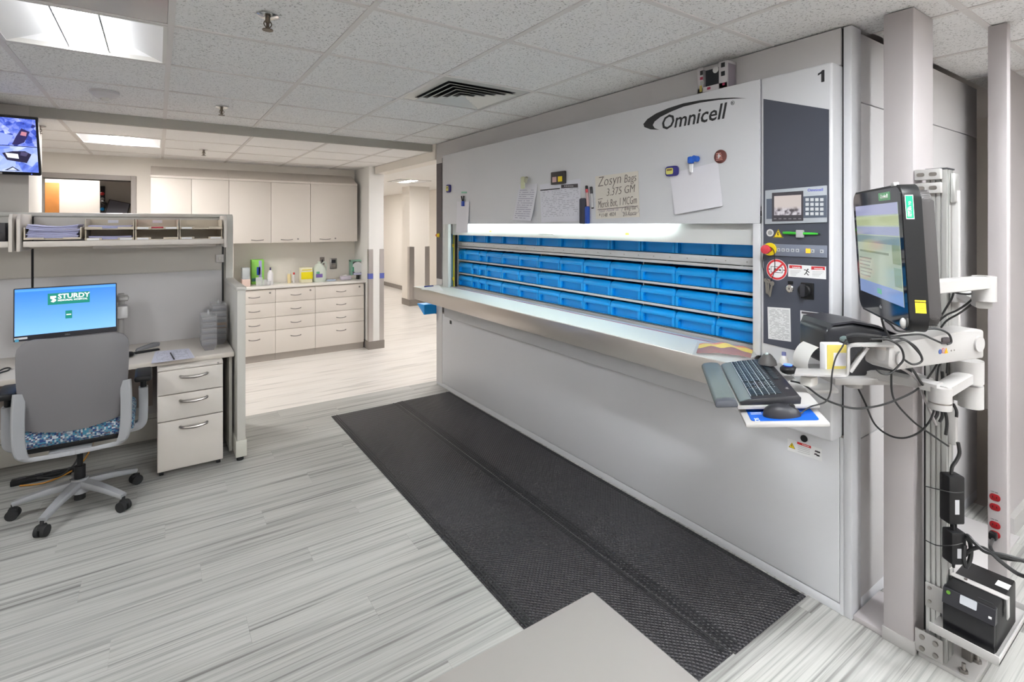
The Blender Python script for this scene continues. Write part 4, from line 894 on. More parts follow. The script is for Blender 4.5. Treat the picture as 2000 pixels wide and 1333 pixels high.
zmid = uX(1538, 405, XD).z; mr = N.new('ShaderNodeMapRange'); mr.inputs['From Min'].default_value = zmid-.012; mr.inputs['From Max'].default_value = zmid+.004; L.new(sp.outputs[2], mr.inputs['Value'])
mx = N.new('ShaderNodeMix'); mx.data_type = 'RGBA'; L.new(mr.outputs[0], mx.inputs['Factor']); L.new(rr.outputs[0], mx.inputs['A']); mx.inputs['B'].default_value = (.50, .44, .42, 1)
L.new(mx.outputs['Result'], b.inputs['Emission Color']); b.inputs['Emission Strength'].default_value = .75; b.inputs['Base Color'].default_value = (.02, .02, .02, 1)
poly_on([(1512, 421), (1565, 420), (1565, 380.5), (1512, 383.5)], .0004, ms, 'display', d, XD-.0013)
text('console_name', 'Omnicell', .017, mat('console blue print', (.08, .10, .55), .5), plateM(1577, 374.5, XD), d)
for r in range(4):
    for c in range(4):
        p = uX(1576.8+9.5*c, 390.3+9.2*r, XD); MB().box(p.x-.003, p.x, p.y-.0065, p.y+.0065, p.z-.0065, p.z+.0065, .001).build('key', mat('keypad key', (.58, .60, .62), .5), d)
for c in range(6):
    p = uX(1514+9.6*c, 427.5, XD-.0012); MB().box(p.x-.001, p.x, p.y-.006, p.y+.006, p.z-.0025, p.z+.0025).build('soft_key', mat('soft key', (.18, .17, .19), .5), d)
# stickers and pen holder
MB().prism(disc(.0165), .0006, plateM(1504, 455, XK)).build('round_sticker', mat('silver sticker', (.62, .62, .62), .5), cp)
MB().prism([(math.cos(a)*.0105, math.sin(a)*.0105) for a in [i*.6 for i in range(11)]], .0004, plateM(1504, 455, XK-.0007)).build('sticker_scrawl', mat('scrawl grey', (.30, .30, .30), .5), cp)
def warn_triangle(px, py, s, x, parent, glyph=True):
    Mx = plateM(px, py, x); tri = lambda k: [(-k, -k*.62), (k, -k*.62), (0, k*1.05)]
    a = MB().prism(tri(s), .0006, Mx).build('warning_triangle', M_yellow, parent)
    b = MB()
    k1, k2 = s*.94, s*.80
    A = tri(k1); B = tri(k2)
    for i in range(3): b.prism([A[i], A[(i+1) % 3], B[(i+1) % 3], B[i]], .0003, Mx @ Matrix.Translation((0, 0, .0006)))
    b.build('triangle_border', M_ink, a)
    MB().prism([(-.12*s, .5*s), (.1*s, .5*s), (-.02*s, .1*s), (.16*s, .1*s), (-.1*s, -.45*s), (-.02*s, -.05*s), (-.2*s, -.05*s)], .0003, Mx @ Matrix.Translation((0, 0, .0006))).build('bolt_mark', M_ink, a)
warn_triangle(1520, 458.5, .0225, XK, cp)
p0, p1 = uX(1529, 455.5, XK-.009), uX(1598, 457, XK-.009)
t = thing('green_pen', 'bright green pen held by a clip on the control plate', 'pen', (p0+p1)/2)
MG = mat('pen green', (.06, .55, .05), .4); dv = (p1-p0)
MB().tube([p0, p0+dv*.05, p0+dv*.45, p0+dv*.9, p1], [.003, .0055, .006, .0045, .003], 10).build('barrel', MG, t)
MB().tube([p1-dv*.0, p1+dv*.06], [.003, .0012], 8).build('tip', M_black, t); MB().sweep([p0+dv*.02+Vector((-.006, 0, .003)), p0+dv*.2+Vector((-.008, 0, .004)), p0+dv*.38+Vector((-.006, 0, .002))], (0, 0, 1), .006, .002, 3).build('pocket_clip', MG, t)
MB().box(XK-.017, XK, (p0+dv*.5).y-.014, (p0+dv*.5).y+.014, p0.z-.018, p0.z+.014, .002).build('pen_clip', mat('clip grey', (.42, .42, .43), .5), cp)
st = poly_on([(1493, 499), (1616, 504), (1616, 480), (1493, 476)], .006, mat('button strip grey', (.18, .20, .26), .45), 'button_strip', C_, XK, .0015)
XT = XK-.0062
for px in (1521, 1529.8, 1538.6, 1548.2, 1557.6, 1578.5, 1587.3, 1605.2):
    lit = abs(px-1578.5) < 1; y0 = 488.3+(px-1521)*.035; k = .0095 if lit else .0072
    p = uX(px, y0, XT); MB().box(XT-.0015, XT, p.y-k, p.y+k, p.z-k, p.z+k, .001).build('push_button', glow('amber lit button', (1, .45, .03), 1.1) if lit else mat('button pale', (.44, .46, .50), .5), st)
    if not lit: MB().box(XT-.0018, XT-.0015, p.y-.0025, p.y+.0025, p.z-.0025, p.z+.0025).build('button_mark', mat('mark slate', (.10, .11, .14), .5), st)
p = uX(1504.5, 487, XT)
es = MB().cyl((XT, p.y, p.z), (XT-.008, p.y, p.z), .0285, seg=28).build('emergency_stop', M_yellow, C_)
MB().cyl((XT-.008, p.y, p.z), (XT-.03, p.y, p.z), .012, seg=20).build('stop_stem', mat('stop stem', (.35, .03, .04), .4), es)
MB().lathe([(0, 0), (.018, 0), (.0205, .006), (.019, .016), (.010, .019), (0, .0195)], faceX((XT-.03, p.y, p.z)), 26).build('stop_cap', mat('stop red', (.60, .05, .07), .35), es)
# prohibition sign
Mx = plateM(1517, 527, XK); R = .0465
sg = MB().prism(disc(R, 40), .0006, Mx).build('prohibition_sign', M_paperw, cp)
b = MB(); O_, I_ = disc(R*.965, 40), disc(R*.77, 40)
for i in range(40): b.prism([O_[i], O_[(i+1) % 40], I_[(i+1) % 40], I_[i]], .0003, Mx @ Matrix.Translation((0, 0, .0006)))
b.box(-R*.86, R*.86, -R*.085, R*.085, .0006, .0012, M=Mx @ Matrix.Rotation(math.radians(45), 4, 'Z')); b.build('red_ring', M_red, sg)
b = MB(); w2, h2, tk = .026, .0135, .0022
b.box(-w2, w2, h2-tk, h2, .0006, .0009, M=Mx).box(-w2, w2, -h2, -h2+tk, .0006, .0009, M=Mx).box(-w2, -w2+tk, -h2, h2, .0006, .0009, M=Mx).box(w2-tk, w2, -h2, h2, .0006, .0009, M=Mx)
b.prism([(-.005, -.004), (.018, .004), (.019, -.006), (.008, -.002), (-.004, -.009)], .0003, Mx @ Matrix.Translation((0, 0, .0006))).prism(disc(.005, 12, -.007, .001), .0003, Mx @ Matrix.Translation((0, 0, .0006)))
b.prism([(-.038, 0), (-.03, .004), (-.03, -.004)], .0003, Mx @ Matrix.Translation((0, 0, .0006))).prism([(.038, 0), (.03, .004), (.03, -.004)], .0003, Mx @ Matrix.Translation((0, 0, .0006))).build('sign_pictogram', M_ink, sg)
# danger label with falling figure
lb = poly_on([(1539.5, 540.5), (1613.5, 546), (1613.5, 521), (1539.5, 516.5)], .0006, M_paperw, 'danger_label', cp, XK)
for a, b_ in ((1541.5, 1566), (1584.5, 1611)):
    r = poly_on([(a, 524), (b_, 525.5), (b_, 519.5), (a, 518)] if a < 1570 else [(a, 527), (b_, 528), (b_, 521.5), (a, 520.5)], .0003, M_red, 'red_band', lb, XK-.0007)
    text('danger_text', 'DANGER', .0085, M_paperw, faceX(uX(a+6, 523.6 if a < 1570 else 526.2, XK-.0011)), lb, off=.0002)
    for q in range(4): poly_on([(a+2, 529.6+q*2.7+(0 if a < 1570 else 2)), (b_-(2+q*3), 530+q*2.7+(0 if a < 1570 else 2)), (b_-(2+q*3), 529.2+q*2.7+(0 if a < 1570 else 2)), (a+2, 528.8+q*2.7+(0 if a < 1570 else 2))], .0002, mat('grey print', (.42, .42, .43), .6), 'print_line', lb, XK-.0007)
Mx = plateM(1575.5, 531, XK-.0007)
b = MB().prism(disc(.0028, 12, .005, .010), .0003, Mx)
for (xa, ya, xb, yb) in ((.003, .008, -.002, -.004), (.003, .006, -.011, .007), (.002, .003, .011, -.003), (-.002, -.004, -.009, -.014), (-.002, -.004, .006, -.014), (.006, -.014, .009, -.012)):
    dx, dy = xb-xa, yb-ya; ln = math.hypot(dx, dy); nx, ny = -dy/ln*.0016, dx/ln*.0016
    b.prism([(xa+nx, ya+ny), (xb+nx, yb+ny), (xb-nx, yb-ny), (xa-nx, ya-ny)], .0003, Mx)
b.build('falling_figure', M_ink, lb)
# lock, rotary switch, info labels
p = uX(1544, 552.5, XK); MB().box(XK-.0015, XK, p.y-.011, p.y+.011, p.z-.007, p.z+.007).build('switch_label', M_black, cp)
p = uX(1543, 564, XK); lk = MB().lathe([(0, 0), (.0165, 0), (.0165, .004), (.014, .006), (.010, .006), (.010, .008), (0, .008)], faceX(p), 24).build('key_switch', M_chrome, cp)
MB().prism(rrect(.003, .010, .001), .0006, faceX(p+Vector((-.008, 0, 0)))).build('keyhole', M_black, lk)
p = uX(1577.5, 568.5, XK); sw = MB().box(XK-.006, XK, p.y-.026, p.y+.026, p.z-.034, p.z+.034, .002).build('main_switch', M_black, C_)
p = uX(1570, 568, XK-.02); MB().lathe([(0, -.02), (.026, -.02), (.026, 0), (.022, .005), (0, .005)], faceX(p), 28).build('switch_dial', M_black, sw)
MB().box(p.x-.02, p.x-.003, p.y-.008, p.y+.008, p.z-.025, p.z+.027, .004).build('switch_grip', M_dark, sw)
PM1 = print_mat('machine data print', (.66, .66, .67), (.33, .33, .34), 26, 7, .38, .47, .06, .04, .03)
def label_sheet(name, pts, m, parent, x):
    bl, br, tr, tl = [uX(a, b_, x) for a, b_ in pts]
    return MB().sheet(lambda u, v: (bl*(1-u)+br*u)*(1-v)+(tl*(1-u)+tr*u)*v, 1, 1, .0004).build(name, m, parent)
label_sheet('data_label', [(1500.5, 662), (1545, 668), (1543.5, 602.7), (1499, 599.8)], PM1, cp, XK-.0006)
l2 = label_sheet('caution_label', [(1564, 676), (1613, 684), (1613, 613), (1563, 606.6)], PM1, cp, XK-.0006)
for ya in (608.5, 646.5): poly_on([(1565.5, ya+4.2), (1611, ya+9.5), (1611, ya+5.2), (1565.5, ya)], .0003, mat('dark print', (.07, .06, .07), .6), 'label_bar', l2, XK-.0008)
# hanging keys
p = uX(1496.6, 487.6, XT-.02); k0 = uX(1501, 545, XK-.01)
t = thing('hanging_keys', 'bunch of keys hanging on a black cord from the red button', 'keys', k0)
MB().tube([p+Vector((.006, -.006, .013)), p+Vector((.004, -.03, .0)), uX(1513, 505, XK-.012), uX(1513, 525, XK-.008), uX(1507, 546, XK-.01), uX(1501, 549, XK-.012), uX(1494, 538, XK-.012), uX(1489.5, 520, XK-.014), uX(1491, 500, XK-.02), p+Vector((.006, .006, .012))], .0016, 6, 5).build('cord', M_cable, t)
for n, (px, py, ang) in enumerate(((1497, 560, .06), (1501, 562, -.02), (1506, 566, -.2))):
    q = uX(px, py, XK-.008-.003*n); Mk = faceX(q) @ Matrix.Rotation(ang, 4, 'Z')
    MB().prism(rrect(.018, .02, .008, 4, 0, .028)+[], .002, Mk).prism([(-.004, .02), (.004, .02), (.005, -.03), (.001, -.034), (-.004, -.028)], .002, Mk).build('key', mat('key metal', (.42, .40, .36), .35, 1.0), t)
# ---- logo and numeral
def swoosh(Z): return [(1200+x/3.332, 80+y/3.332) for x, y in Z]
poly_on(swoosh([(292, 579), (235, 576), (195, 561), (189, 541), (215, 509), (270, 473), (350, 438), (450, 406), (560, 386), (680, 373), (780, 369), (862, 374), (780, 376), (680, 384), (560, 402), (450, 428), (370, 460), (300, 495), (262, 525), (250, 548), (262, 568)][::-1]), .0006, M_ink, 'logo_swoosh', C_)
pa, pb = uX(1290, 254.5, XP), uX(1417.5, 229.7, XP)
lt = text('logo_name', 'Omnicell', .1, M_ink, Matrix(), C_, shear=.22, off=.0012)
wdt = max(v.co.x for v in lt.data.vertices); hgt = max(v.co.y for v in lt.data.vertices)
wl = (pa-pb).length*1.0; hl = uX(1418, 199, XP).z-pb.z
lt.data.transform(faceX(pa+Vector((0, 0, 0))) @ Matrix.Diagonal((wl/wdt*1.02, hl/hgt, 1, 1)))
text('logo_mark', '®', .028, M_ink, plateM(1427, 206, XP), C_)
MB().prism([(.46*a, .46*b_) for a, b_ in ((.0, -.052), (.027, -.052), (.027, .054), (.006, .054), (-.003, .042), (-.028, .032), (-.028, .014), (.0, .026))], .0006, plateM(1604, 149.5, XP)).build('carousel_number', M_ink, C_)
# ---- warning sticker on the lower panel
sc = lambda x, y: (1480+x/9.09, 780+y/9.09)
dl = poly_on([sc(530, 905), sc(1145, 1110), sc(1140, 890), sc(530, 700)], .0006, M_paperw, 'hazard_label', lp, XB)
warn_triangle(*sc(608, 835), .015, XB-.0007, dl)
poly_on([sc(700, 795), sc(945, 880), sc(945, 835), sc(700, 755)], .0003, M_red, 'red_band', dl, XB-.0007)
text('danger_text', 'DANGER', .0075, M_paperw, faceX(uX(*sc(790, 815), XB-.0011)), dl)
for q in range(4): poly_on([sc(710, 830+q*34), sc(925, 903+q*30), sc(925, 896+q*30), sc(710, 823+q*34)], .0002, mat('grey print', (.42, .42, .43), .6), 'print_line', dl, XB-.0007)
for q, (a, b_) in enumerate(((1040, 925), (1080, 940), (1030, 975), (1070, 1000))): poly_on([sc(a-30, b_+10), sc(a+30, b_+26), sc(a+26, b_-2), sc(a-20, b_-16)], .0003, M_ink if q % 2 else mat('dark print', (.07, .06, .07), .6), 'pictogram', dl, XB-.0007)
p = uX(857, 460, XB-.006); kn = thing('side_stop_knob', 'small red and yellow stop knob on the far left edge of the carousel', 'stop button', p)
MB().cyl(p+Vector((.004, -.01, 0)), p+Vector((.004, .02, 0)), .02, seg=18).build('collar', M_yellow, kn); MB().cyl(p+Vector((.004, .02, 0)), p+Vector((.004, .05, 0)), .016, seg=18).build('knob', M_red, kn)
# ---------------------------------------------------------------- things on the upper panel
XQ = XP-.0015
def hang(name, pts, m, label, cat='paper', bulge=.006, x=XQ):
    tl, tr, br, bl = [uX(a, b_, x) for a, b_ in pts]
    return tag(paper(name, m, tl, tr, br, bl, None, bulge), label, cat)
hang('blank_sheet', [(1308, 339.6), (1402, 316), (1414, 402.6), (1320.6, 419.5)], M_paper, 'blank white sheet hung tilted under the logo', bulge=.012)
hang('note_sheet', [(1013.6, 360.3), (1050, 359), (1043, 431.8), (1007, 430)], print_mat('handwritten list', (.66, .66, .72), (.33, .33, .42), 17, 7, .3, .42, .1, .15), 'narrow handwritten list sheet on the upper panel', bulge=.03)
cal = hang('calendar_sheet', [(1054, 361), (1134, 349), (1133.5, 431.8), (1058.5, 434.4)], print_mat('table print', (.68, .68, .75), (.45, .45, .52), 22, 16, .4, .5, .04, .14, .14), 'wide printed schedule sheet with a black header bar', bulge=.006)
def patch(pts, m, name, parent, dx=.002, d=.0003): return poly_on(pts, d, m, name, parent, XQ-dx)
pr = lambda x, y: (1000+x/7.69, 320+y/7.69)
patch([pr(425, 408), pr(718, 382), pr(718, 365), pr(425, 392)], M_ink, 'header_rule', cal); patch([pr(738, 368), pr(990, 358), pr(990, 300), pr(738, 318)], mat('dark print', (.07, .06, .07), .6), 'header_box', cal, .0025)
[patch([pr(785+16*q, 345), pr(791+16*q, 345), pr(791+16*q, 326), pr(785+16*q, 327)], M_paper, 'header_glyph', cal, .0029) for q in range(9)]
hang('hanging_slip', [(892.6, 394), (916.3, 394), (915, 454.5), (892.6, 455)], M_paper, 'narrow blank slip hanging at the left end of the opening', bulge=.01, x=XQ-.006)
t = thing('binder_clip', 'blue and black clip holding the narrow blank slip', 'clip', uX(904, 392, XQ))
c = uX(904, 392, XQ-.012); MB().box(c.x-.008, c.x+.008, c.y-.02, c.y+.02, c.z-.05, c.z-.005, .004).build('jaw', mat('clip blue', (.01, .06, .42), .4), t)
for s in (-1, 1): MB().tube([c+Vector((0, s*.008, -.01)), c+Vector((-.002, s*.022, .04))], .006, 8).build('lever', M_black, t)
tag(poly_on([(901, 378), (912, 378), (912, 374.5), (901, 374.5)], .0006, mat('mint tape', (.28, .55, .42), .6), 'tape_scrap', None, XP), 'scrap of mint tape above the blue clip', 'tape')
# whiteboard card
bd = hang('dose_board', [(1162.5, 345), (1246.4, 334), (1249.7, 424), (1164, 428)], mat('ivory card', (.68, .64, .58), .55), 'ivory handwritten dose board on the upper panel', 'notice board', .001)
mk = mat('marker ink', (.13, .11, .10), .6)
def hand(s, x, y, h, wpx, m=mk, ang=0.06, shear=.22):
    p = uX(*pr(x, y), XQ-.0025); q = uX(*pr(x+wpx, y), XQ-.0025)
    o = text('handwriting', s, h, m, Matrix(), bd, shear=shear, off=-.0012*h/.07); wd = max(v.co.x for v in o.data.vertices)
    o.data.transform(faceX(p) @ Matrix.Rotation(ang, 4, 'Z') @ Matrix.Diagonal(((p-q).length/wd, 1, 1, 1))); stuff(o)
hand('Zosyn', 1285, 350, .088, 355); hand('Bags', 1680, 290, .070, 190); hand('3.375 GM', 1415, 488, .066, 440); hand('Merck Bot, 1 MCGm', 1290, 668, .066, 585)
hand('Fluor Allow us', 1300, 738, .034, 300, mat('faded violet ink', (.42, .36, .44), .6)); hand('* 1148  4824', 1305, 808, .034, 255); hand('8.4mg=1ml', 1690, 705, .028, 170); hand('2/3 Azactz', 1665, 790, .038, 205)
for (a, b_) in (((1285, 690), (1890, 635)), ((1290, 535), (1360, 522))): poly_on([pr(a[0], a[1]+5), pr(b_[0], b_[1]+5), pr(b_[0], b_[1]-3), pr(a[0], a[1]-3)], .0003, mk, 'marker_rule', bd, XQ-.0025)
p = uX(*pr(1775, 700), XQ-.0025); b = MB(); E1 = [(math.cos(a)*.068, math.sin(a)*.028) for a in [2*PI*k/28 for k in range(28)]]; E2 = [(x*.965, y*.93) for x, y in E1]
for i in range(28): b.prism([E1[i], E1[(i+1) % 28], E2[(i+1) % 28], E2[i]], .0003, faceX(p))
b.build('marker_oval', mat('faded marker', (.32, .29, .32), .6), bd)
# markers, eraser and magnets
def marker(name, pts, mb_, mc, label):
    a, b_ = uX(*pts[0], XP-.008), uX(*pts[1], XP-.008); t = thing(name, label, 'marker', a, 'markers on the panel'); d_ = b_-a
    MB().tube([a+d_*.30, a+d_*.95], .0085, 10).build('barrel', mb_, t); MB().tube([a, a+d_*.02, a+d_*.16], [.006, .0085, .0085], 10).build('cap', M_black, t); MB().tube([a+d_*.16, a+d_*.32], .0088, 10).build('cap_skirt', mc, t); MB().tube([a+d_*.95, b_], [.0088, .007], 10).build('plug', mc, t)
marker('dry_erase_marker', (pr(1118, 330), pr(1142, 660)), mat('salmon barrel', (.60, .42, .42), .4), mat('marker red', (.62, .06, .08), .4), 'red dry-erase marker beside the ivory board')
marker('dry_erase_marker', (pr(1187, 345), pr(1210, 675)), mat('pale barrel', (.50, .50, .52), .4), M_dark, 'black dry-erase marker beside the ivory board')
c = uX(*pr(1090, 712), XP-.013); t = thing('board_eraser', 'dark board eraser under the red marker', 'eraser', c)
MB().box(XP-.025, XP-.001, c.y-.010, c.y+.042, c.z-.083, c.z+.083, .01).build('felt', mat('eraser felt', (.05, .05, .07), .8), t); MB().box(XP-.027, XP-.001, c.y-.04, c.y-.012, c.z-.083, c.z+.03, .008).build('back', mat('eraser blue', (.02, .07, .38), .45), t)
c = uX(*pr(697, 213), XP-.01); t = thing('tab_dispenser', 'small black flag-tab dispenser above the schedule sheet', 'dispenser', c)
MB().box(XP-.02, XP-.001, c.y-.072, c.y+.072, c.z-.043, c.z+.043, .004).build('case', mat('dispenser dark', (.035, .03, .03), .5), t)
for s, m_ in ((1, mat('pink tabs', (.55, .36, .36), .5)), (-1, M_yellow)): MB().box(XP-.022, XP-.02, c.y+s*.03-.022, c.y+s*.03+.022, c.z-.028, c.z+.008, .001).build('tab_pad', m_, t)
c = uX(1029, 356, XP-.01); t = thing('novelty_clip', 'pale green clip on the narrow list sheet', 'clip', c)
MB().box(XP-.045, XP-.03, c.y-.01, c.y+.035, c.z-.05, c.z+.04, .008).build('jaw', mat('pale green plastic', (.55, .57, .38), .5), t); MB().tube([c+Vector((-.02, -.012, .0)), c+Vector((-.03, -.04, .03))], .012, 8).build('lever', mat('olive grey', (.36, .35, .27), .5), t)
def tape_magnet(px, py, ws, hs, label, fl=1):
    c = uX(px, py, XP-.01); t = thing('tape_measure_magnet', label, 'magnet', c, 'tape measure magnets')
    MB().prism(rrect(ws, hs, min(ws, hs)*.3), .018, faceX((XP-.001, c.y, c.z)), .003).build('case', mat('navy plastic', (.03, .025, .20), .4), t)
    MB().prism(rrect(ws*.6, hs*.62, .008), .001, faceX((XP-.019, c.y+fl*ws*.12, c.z))).build('label', mat('lemon label', (.66, .64, .16), .5), t)
    MB().box(XP-.0205, XP-.02, c.y+fl*ws*.12-ws*.22, c.y+fl*ws*.12+ws*.22, c.z+.002, c.z+.012).build('label_print', mat('brown print', (.20, .12, .05), .5), t)
tape_magnet(1312.5, 334.5, .076, .053, 'navy tape-measure magnet with yellow label at the blank sheet'); tape_magnet(876, 368.5, .075, .075, 'navy and yellow magnet alone at the far left of the panel')
c = uX(1355, 318, XP-.02); t = thing('blue_magnet_clip', 'blue and white magnetic clip holding the blank sheet', 'clip', c)
MB().box(XP-.045, XP-.016, c.y-.004, c.y+.024, c.z-.005, c.z+.032, .009).build('head', mat('royal blue plastic', (.01, .10, .50), .4), t); MB().cyl((XP-.04, c.y-.014, c.z+.018), (XP-.012, c.y-.014, c.z+.018), .016, seg=16).build('knob', mat('royal blue plastic', (.01, .10, .50), .4), t)
MB().prism([(-.018, 0), (.006, 0), (.001, -.045), (-.016, -.04)], .01, faceX((XP-.018, c.y+.006, c.z-.004)), .003).build('jaw', M_paperw, t)
c = uX(1407.6, 306, XP); t = thing('round_magnet', 'round red and silver badge magnet right of the blank sheet', 'magnet', c)
MB().lathe([(0, 0), (.033, 0), (.033, .005), (.028, .009), (0, .011)], faceX((XP, c.y, c.z)), 30).build('badge', mat('maroon badge', (.13, .04, .035), .3), t)
for k in range(5): MB().box(XP-.0118, XP-.0105, c.y-.017+.002*k, c.y+.017, c.z-.017+.008*k-.0018, c.z-.017+.008*k+.0018).build('stripe', mat('salmon stripe', (.60, .26, .22), .4), t)
MB().prism([(-.006, -.012), (.002, -.004), (.010, .002), (.002, .006), (-.002, .016), (-.008, .004)], .0008, faceX((XP-.0118, c.y, c.z))).build('emblem', mat('emblem silver', (.60, .60, .62), .4), t)
# boxed figure carton on top of the panel
zt = 2.2835; ya, yb = uX(1420, 150, XP).y, uX(1362, 150, XP).y; hb = uX(1420, 117, XP).z
t = thing('display_carton', 'small white display carton with a window on top of the panel', 'carton', (2.29, (ya+yb)/2, zt))
M_cart = mat('carton white', (.50, .48, .50), .5)
b = MB(); b.box(XP+.004, 2.332, yb-.003, yb, zt, hb).box(XP+.004, 2.332, ya, ya+.003, zt, hb).box(2.329, 2.332, ya, yb, zt, hb).box(XP+.004, 2.332, ya, yb, zt, zt+.003).build('shell', M_cart, t)
b = MB(); b.box(XP+.001, XP+.004, yb-.032, yb, zt, hb, .001).box(XP+.001, XP+.004, ya, ya+.045, zt, hb, .001).box(XP+.001, XP+.004, ya, yb, zt, zt+.026, .001).build('front_frame', M_cart, t)
box('inner_card', mat('dark card', (.05, .055, .065), .6), 2.32, 2.329, ya+.003, yb-.003, zt+.003, hb-.002, t)
for (y0, z0, w_, h_, m_) in ((yb-.024, zt+.09, .016, .022, M_ink), (yb-.024, zt+.066, .016, .014, mat('raspberry', (.30, .02, .06), .5)), (yb-.027, zt+.04, .02, .02, mat('grey patch', (.35, .35, .34), .5)), (yb-.02, zt+.006, .013, .032, mat('ochre patch', (.42, .36, .08), .5)), (ya+.022, zt+.10, .02, .022, M_ink), (ya+.022, zt+.058, .02, .022, M_ink), (ya+.018, zt+.012, .014, .012, mat('raspberry', (.30, .02, .06), .5)), (ya+.10, zt+.008, .018, .012, mat('raspberry', (.30, .02, .06), .5))):
    MB().box(XP-.0004, XP+.001, y0-w_/2, y0+w_/2, z0, z0+h_).build('print_patch', m_, t)
MB().box(XP+.01, 2.325, ya-.0008, ya, zt+.006, hb-.012).build('side_print', mat('mauve print', (.24, .21, .25), .5), t)
MB().prism(disc(.016, 20), .001, faceX((XP+.001, ya+.062, hb-.032))).build('round_sticker', mat('silver sticker', (.62, .62, .62), .5), t)
# ---------------------------------------------------------------- sealed bag on the worktop
def bagf(u, v):
    a, b_, c, d = [uZ(px, py, ZC+.002) for px, py in ((1352, 694), (1362, 668), (1481, 683), (1473, 704))]
    p = (a*(1-u)+d*u)*(1-v)+(b_*(1-u)+c*u)*v
    p.z += .030*math.sin(u*PI)**.6*math.sin(v*PI)**.6+.006*math.sin(u*17+v*9)*math.sin(v*PI)*math.sin(u*PI); return p
t = thing('sealed_bag', 'crinkled clear bag of red and yellow packs on the steel worktop', 'bag', uZ(1415, 688, ZC))
for n, (v0, v1, m_) in enumerate(((.10, .36, mat('maroon pack', (.22, .02, .015), .4)), (.38, .60, mat('vivid yellow pack', (.90, .68, .0), .4)), (.61, .74, mat('orange pack', (.80, .16, .01), .4)))):
    MB().sheet(lambda u, v: bagf(.06+.88*u, v0+(v1-v0)*v)*1.0-Vector((0, 0, .001)), 16, 4, .002).build('pack', m_, t)
MB().sheet(lambda u, v: bagf(u, v)+Vector((0, 0, .002)), 24, 10, .0004).build('film', mat('clear film', (.85, .87, .88), .08, alpha=.12), t)
tag(MB().tube([uZ(829, 560.2, ZC+.006), uZ(846, 558.6, ZC+.006)], .006, 8).build('blue_marker', mat('ink blue', (.03, .05, .25), .4)), 'blue marker lying at the far left end of the steel worktop', 'marker')
tag(MB().sheet(lambda u, v: (uZ(822, 566, ZC+.001)*(1-u)+uZ(866, 568, ZC+.001)*u)*(1-v)+(uZ(836, 559, ZC+.001)*(1-u)+uZ(858, 557.5, ZC+.001)*u)*v, 2, 2, .0006).build('loose_sheet', M_paperw), 'white sheet lying at the far left end of the steel worktop', 'paper')
t = thing('side_basket', 'small grey basket with a blue bin on the left flank of the carousel', 'basket', (2.42, YL+.1, .68))
MB().box(2.345, 2.52, YL-.001, YL+.2, .705, .713).box(2.345, 2.35, YL-.001, YL+.2, .705, .735).box(2.345, 2.52, YL+.195, YL+.2, .705, .75).build('basket', mat('basket grey', (.42, .40, .38), .5), t)
MB().prism([(0, .085), (.15, 0), (.17, 0), (.17, .10), (0, .095)], .15, frame((2.355, YL+.18, .7135), (0, -1, 0), (0, 0, 1)), .004).build('blue_insert', M_blue, t)
# ---------------------------------------------------------------- anti-fatigue mats
def floor_mat(x0, x1, y0, y1, label):
    t = thing('floor_mat', label, 'floor mat', ((x0+x1)/2, (y0+y1)/2, 0), 'studded floor mats')
    e = .055; h = .016; b = MB()
    P = [(x0, y0), (x1, y0), (x1, y1), (x0, y1)]; Q = [(x0+e, y0+e), (x1-e, y0+e), (x1-e, y1-e), (x0+e, y1-e)]
    v0 = [b.bm.verts.new((*p, .001)) for p in P]; v1 = [b.bm.verts.new((*p, .004)) for p in P]; v2 = [b.bm.verts.new((*p, h)) for p in Q]
    for k in range(4):
        n = (k+1) % 4; b.bm.faces.new((v0[k], v0[n], v1[n], v1[k])); b.bm.faces.new((v1[k], v1[n], v2[n], v2[k]))
    b.bm.faces.new(v2); b.bm.faces.new(v0[::-1]); b.build('pad', M_mat, t)
    for k in range(3):
        for s, xx in ((1, x0), (-1, x1)): MB().box(xx+s*(.012+.014*k)-.003, xx+s*(.012+.014*k)+.003, y0+.02, y1-.02, .004+.003*k, .0085+.003*k).build('edge_rib', M_matedge, t)
floor_mat(1.205, 1.785, 1.125, 4.437, 'left black studded floor mat, nearer the desk')
floor_mat(1.790, 2.322, 1.118, 4.445, 'right black studded floor mat along the carousel')
# ---------------------------------------------------------------- near table
t = thing('near_table', 'corner of a beige table at the bottom edge of the view', 'table', (.35, .3, 0))
MB().box(-.55, .850, -.75, .897, .722, .75, .003).build('tabletop', mat('beige tabletop', (.215, .20, .19), .5), t)
for x, y in ((-.5, -.7), (.8, -.7), (-.5, .84), (.8, .84)): MB().box(x-.03, x+.03, y-.03, y+.03, 0, .722, .003).build('leg', M_part, t)
MB().box(-.5, .8, -.02, 0.0, .5, .722).build('apron', M_part, t)
# ================================================================ RIGHT-HAND COLUMNS AND EQUIPMENT POST
def pillar(name, x0, x1, y0, y1, label):
    c = struct(MB().box(x0, x1, y0, y1, 0.0, CZ, .004).build(name, M_post), label)
    MB().box(x0-.004, x1+.004, y0-.004, y1+.004, 0, .05, .003).build('base_cap', M_armw, c); return c
p2_ = pillar('column', 2.34, 2.545, .737, .835, 'slim grey column in front of the carousel side')
MB().box(2.446, 2.478, .733, .7375, .05, 1.45).build('dark_edge_strip', M_black, p2_)
struct(MB().box(2.62, 3.66, .70, .943, 0, .012, .002).build('trim_4', mat('base sheet grey', (.5, .48, .48), .5)), 'light grey base sheet beside the carousel')
pc = pillar('column', 2.83, 2.88, .578, .638, 'slim grey power column with red outlets at the right edge')
struct(MB().box(2.344, 2.60, .84, .943, 0, .022, .004).build('trim_3', M_post), 'low sill between column and carousel')
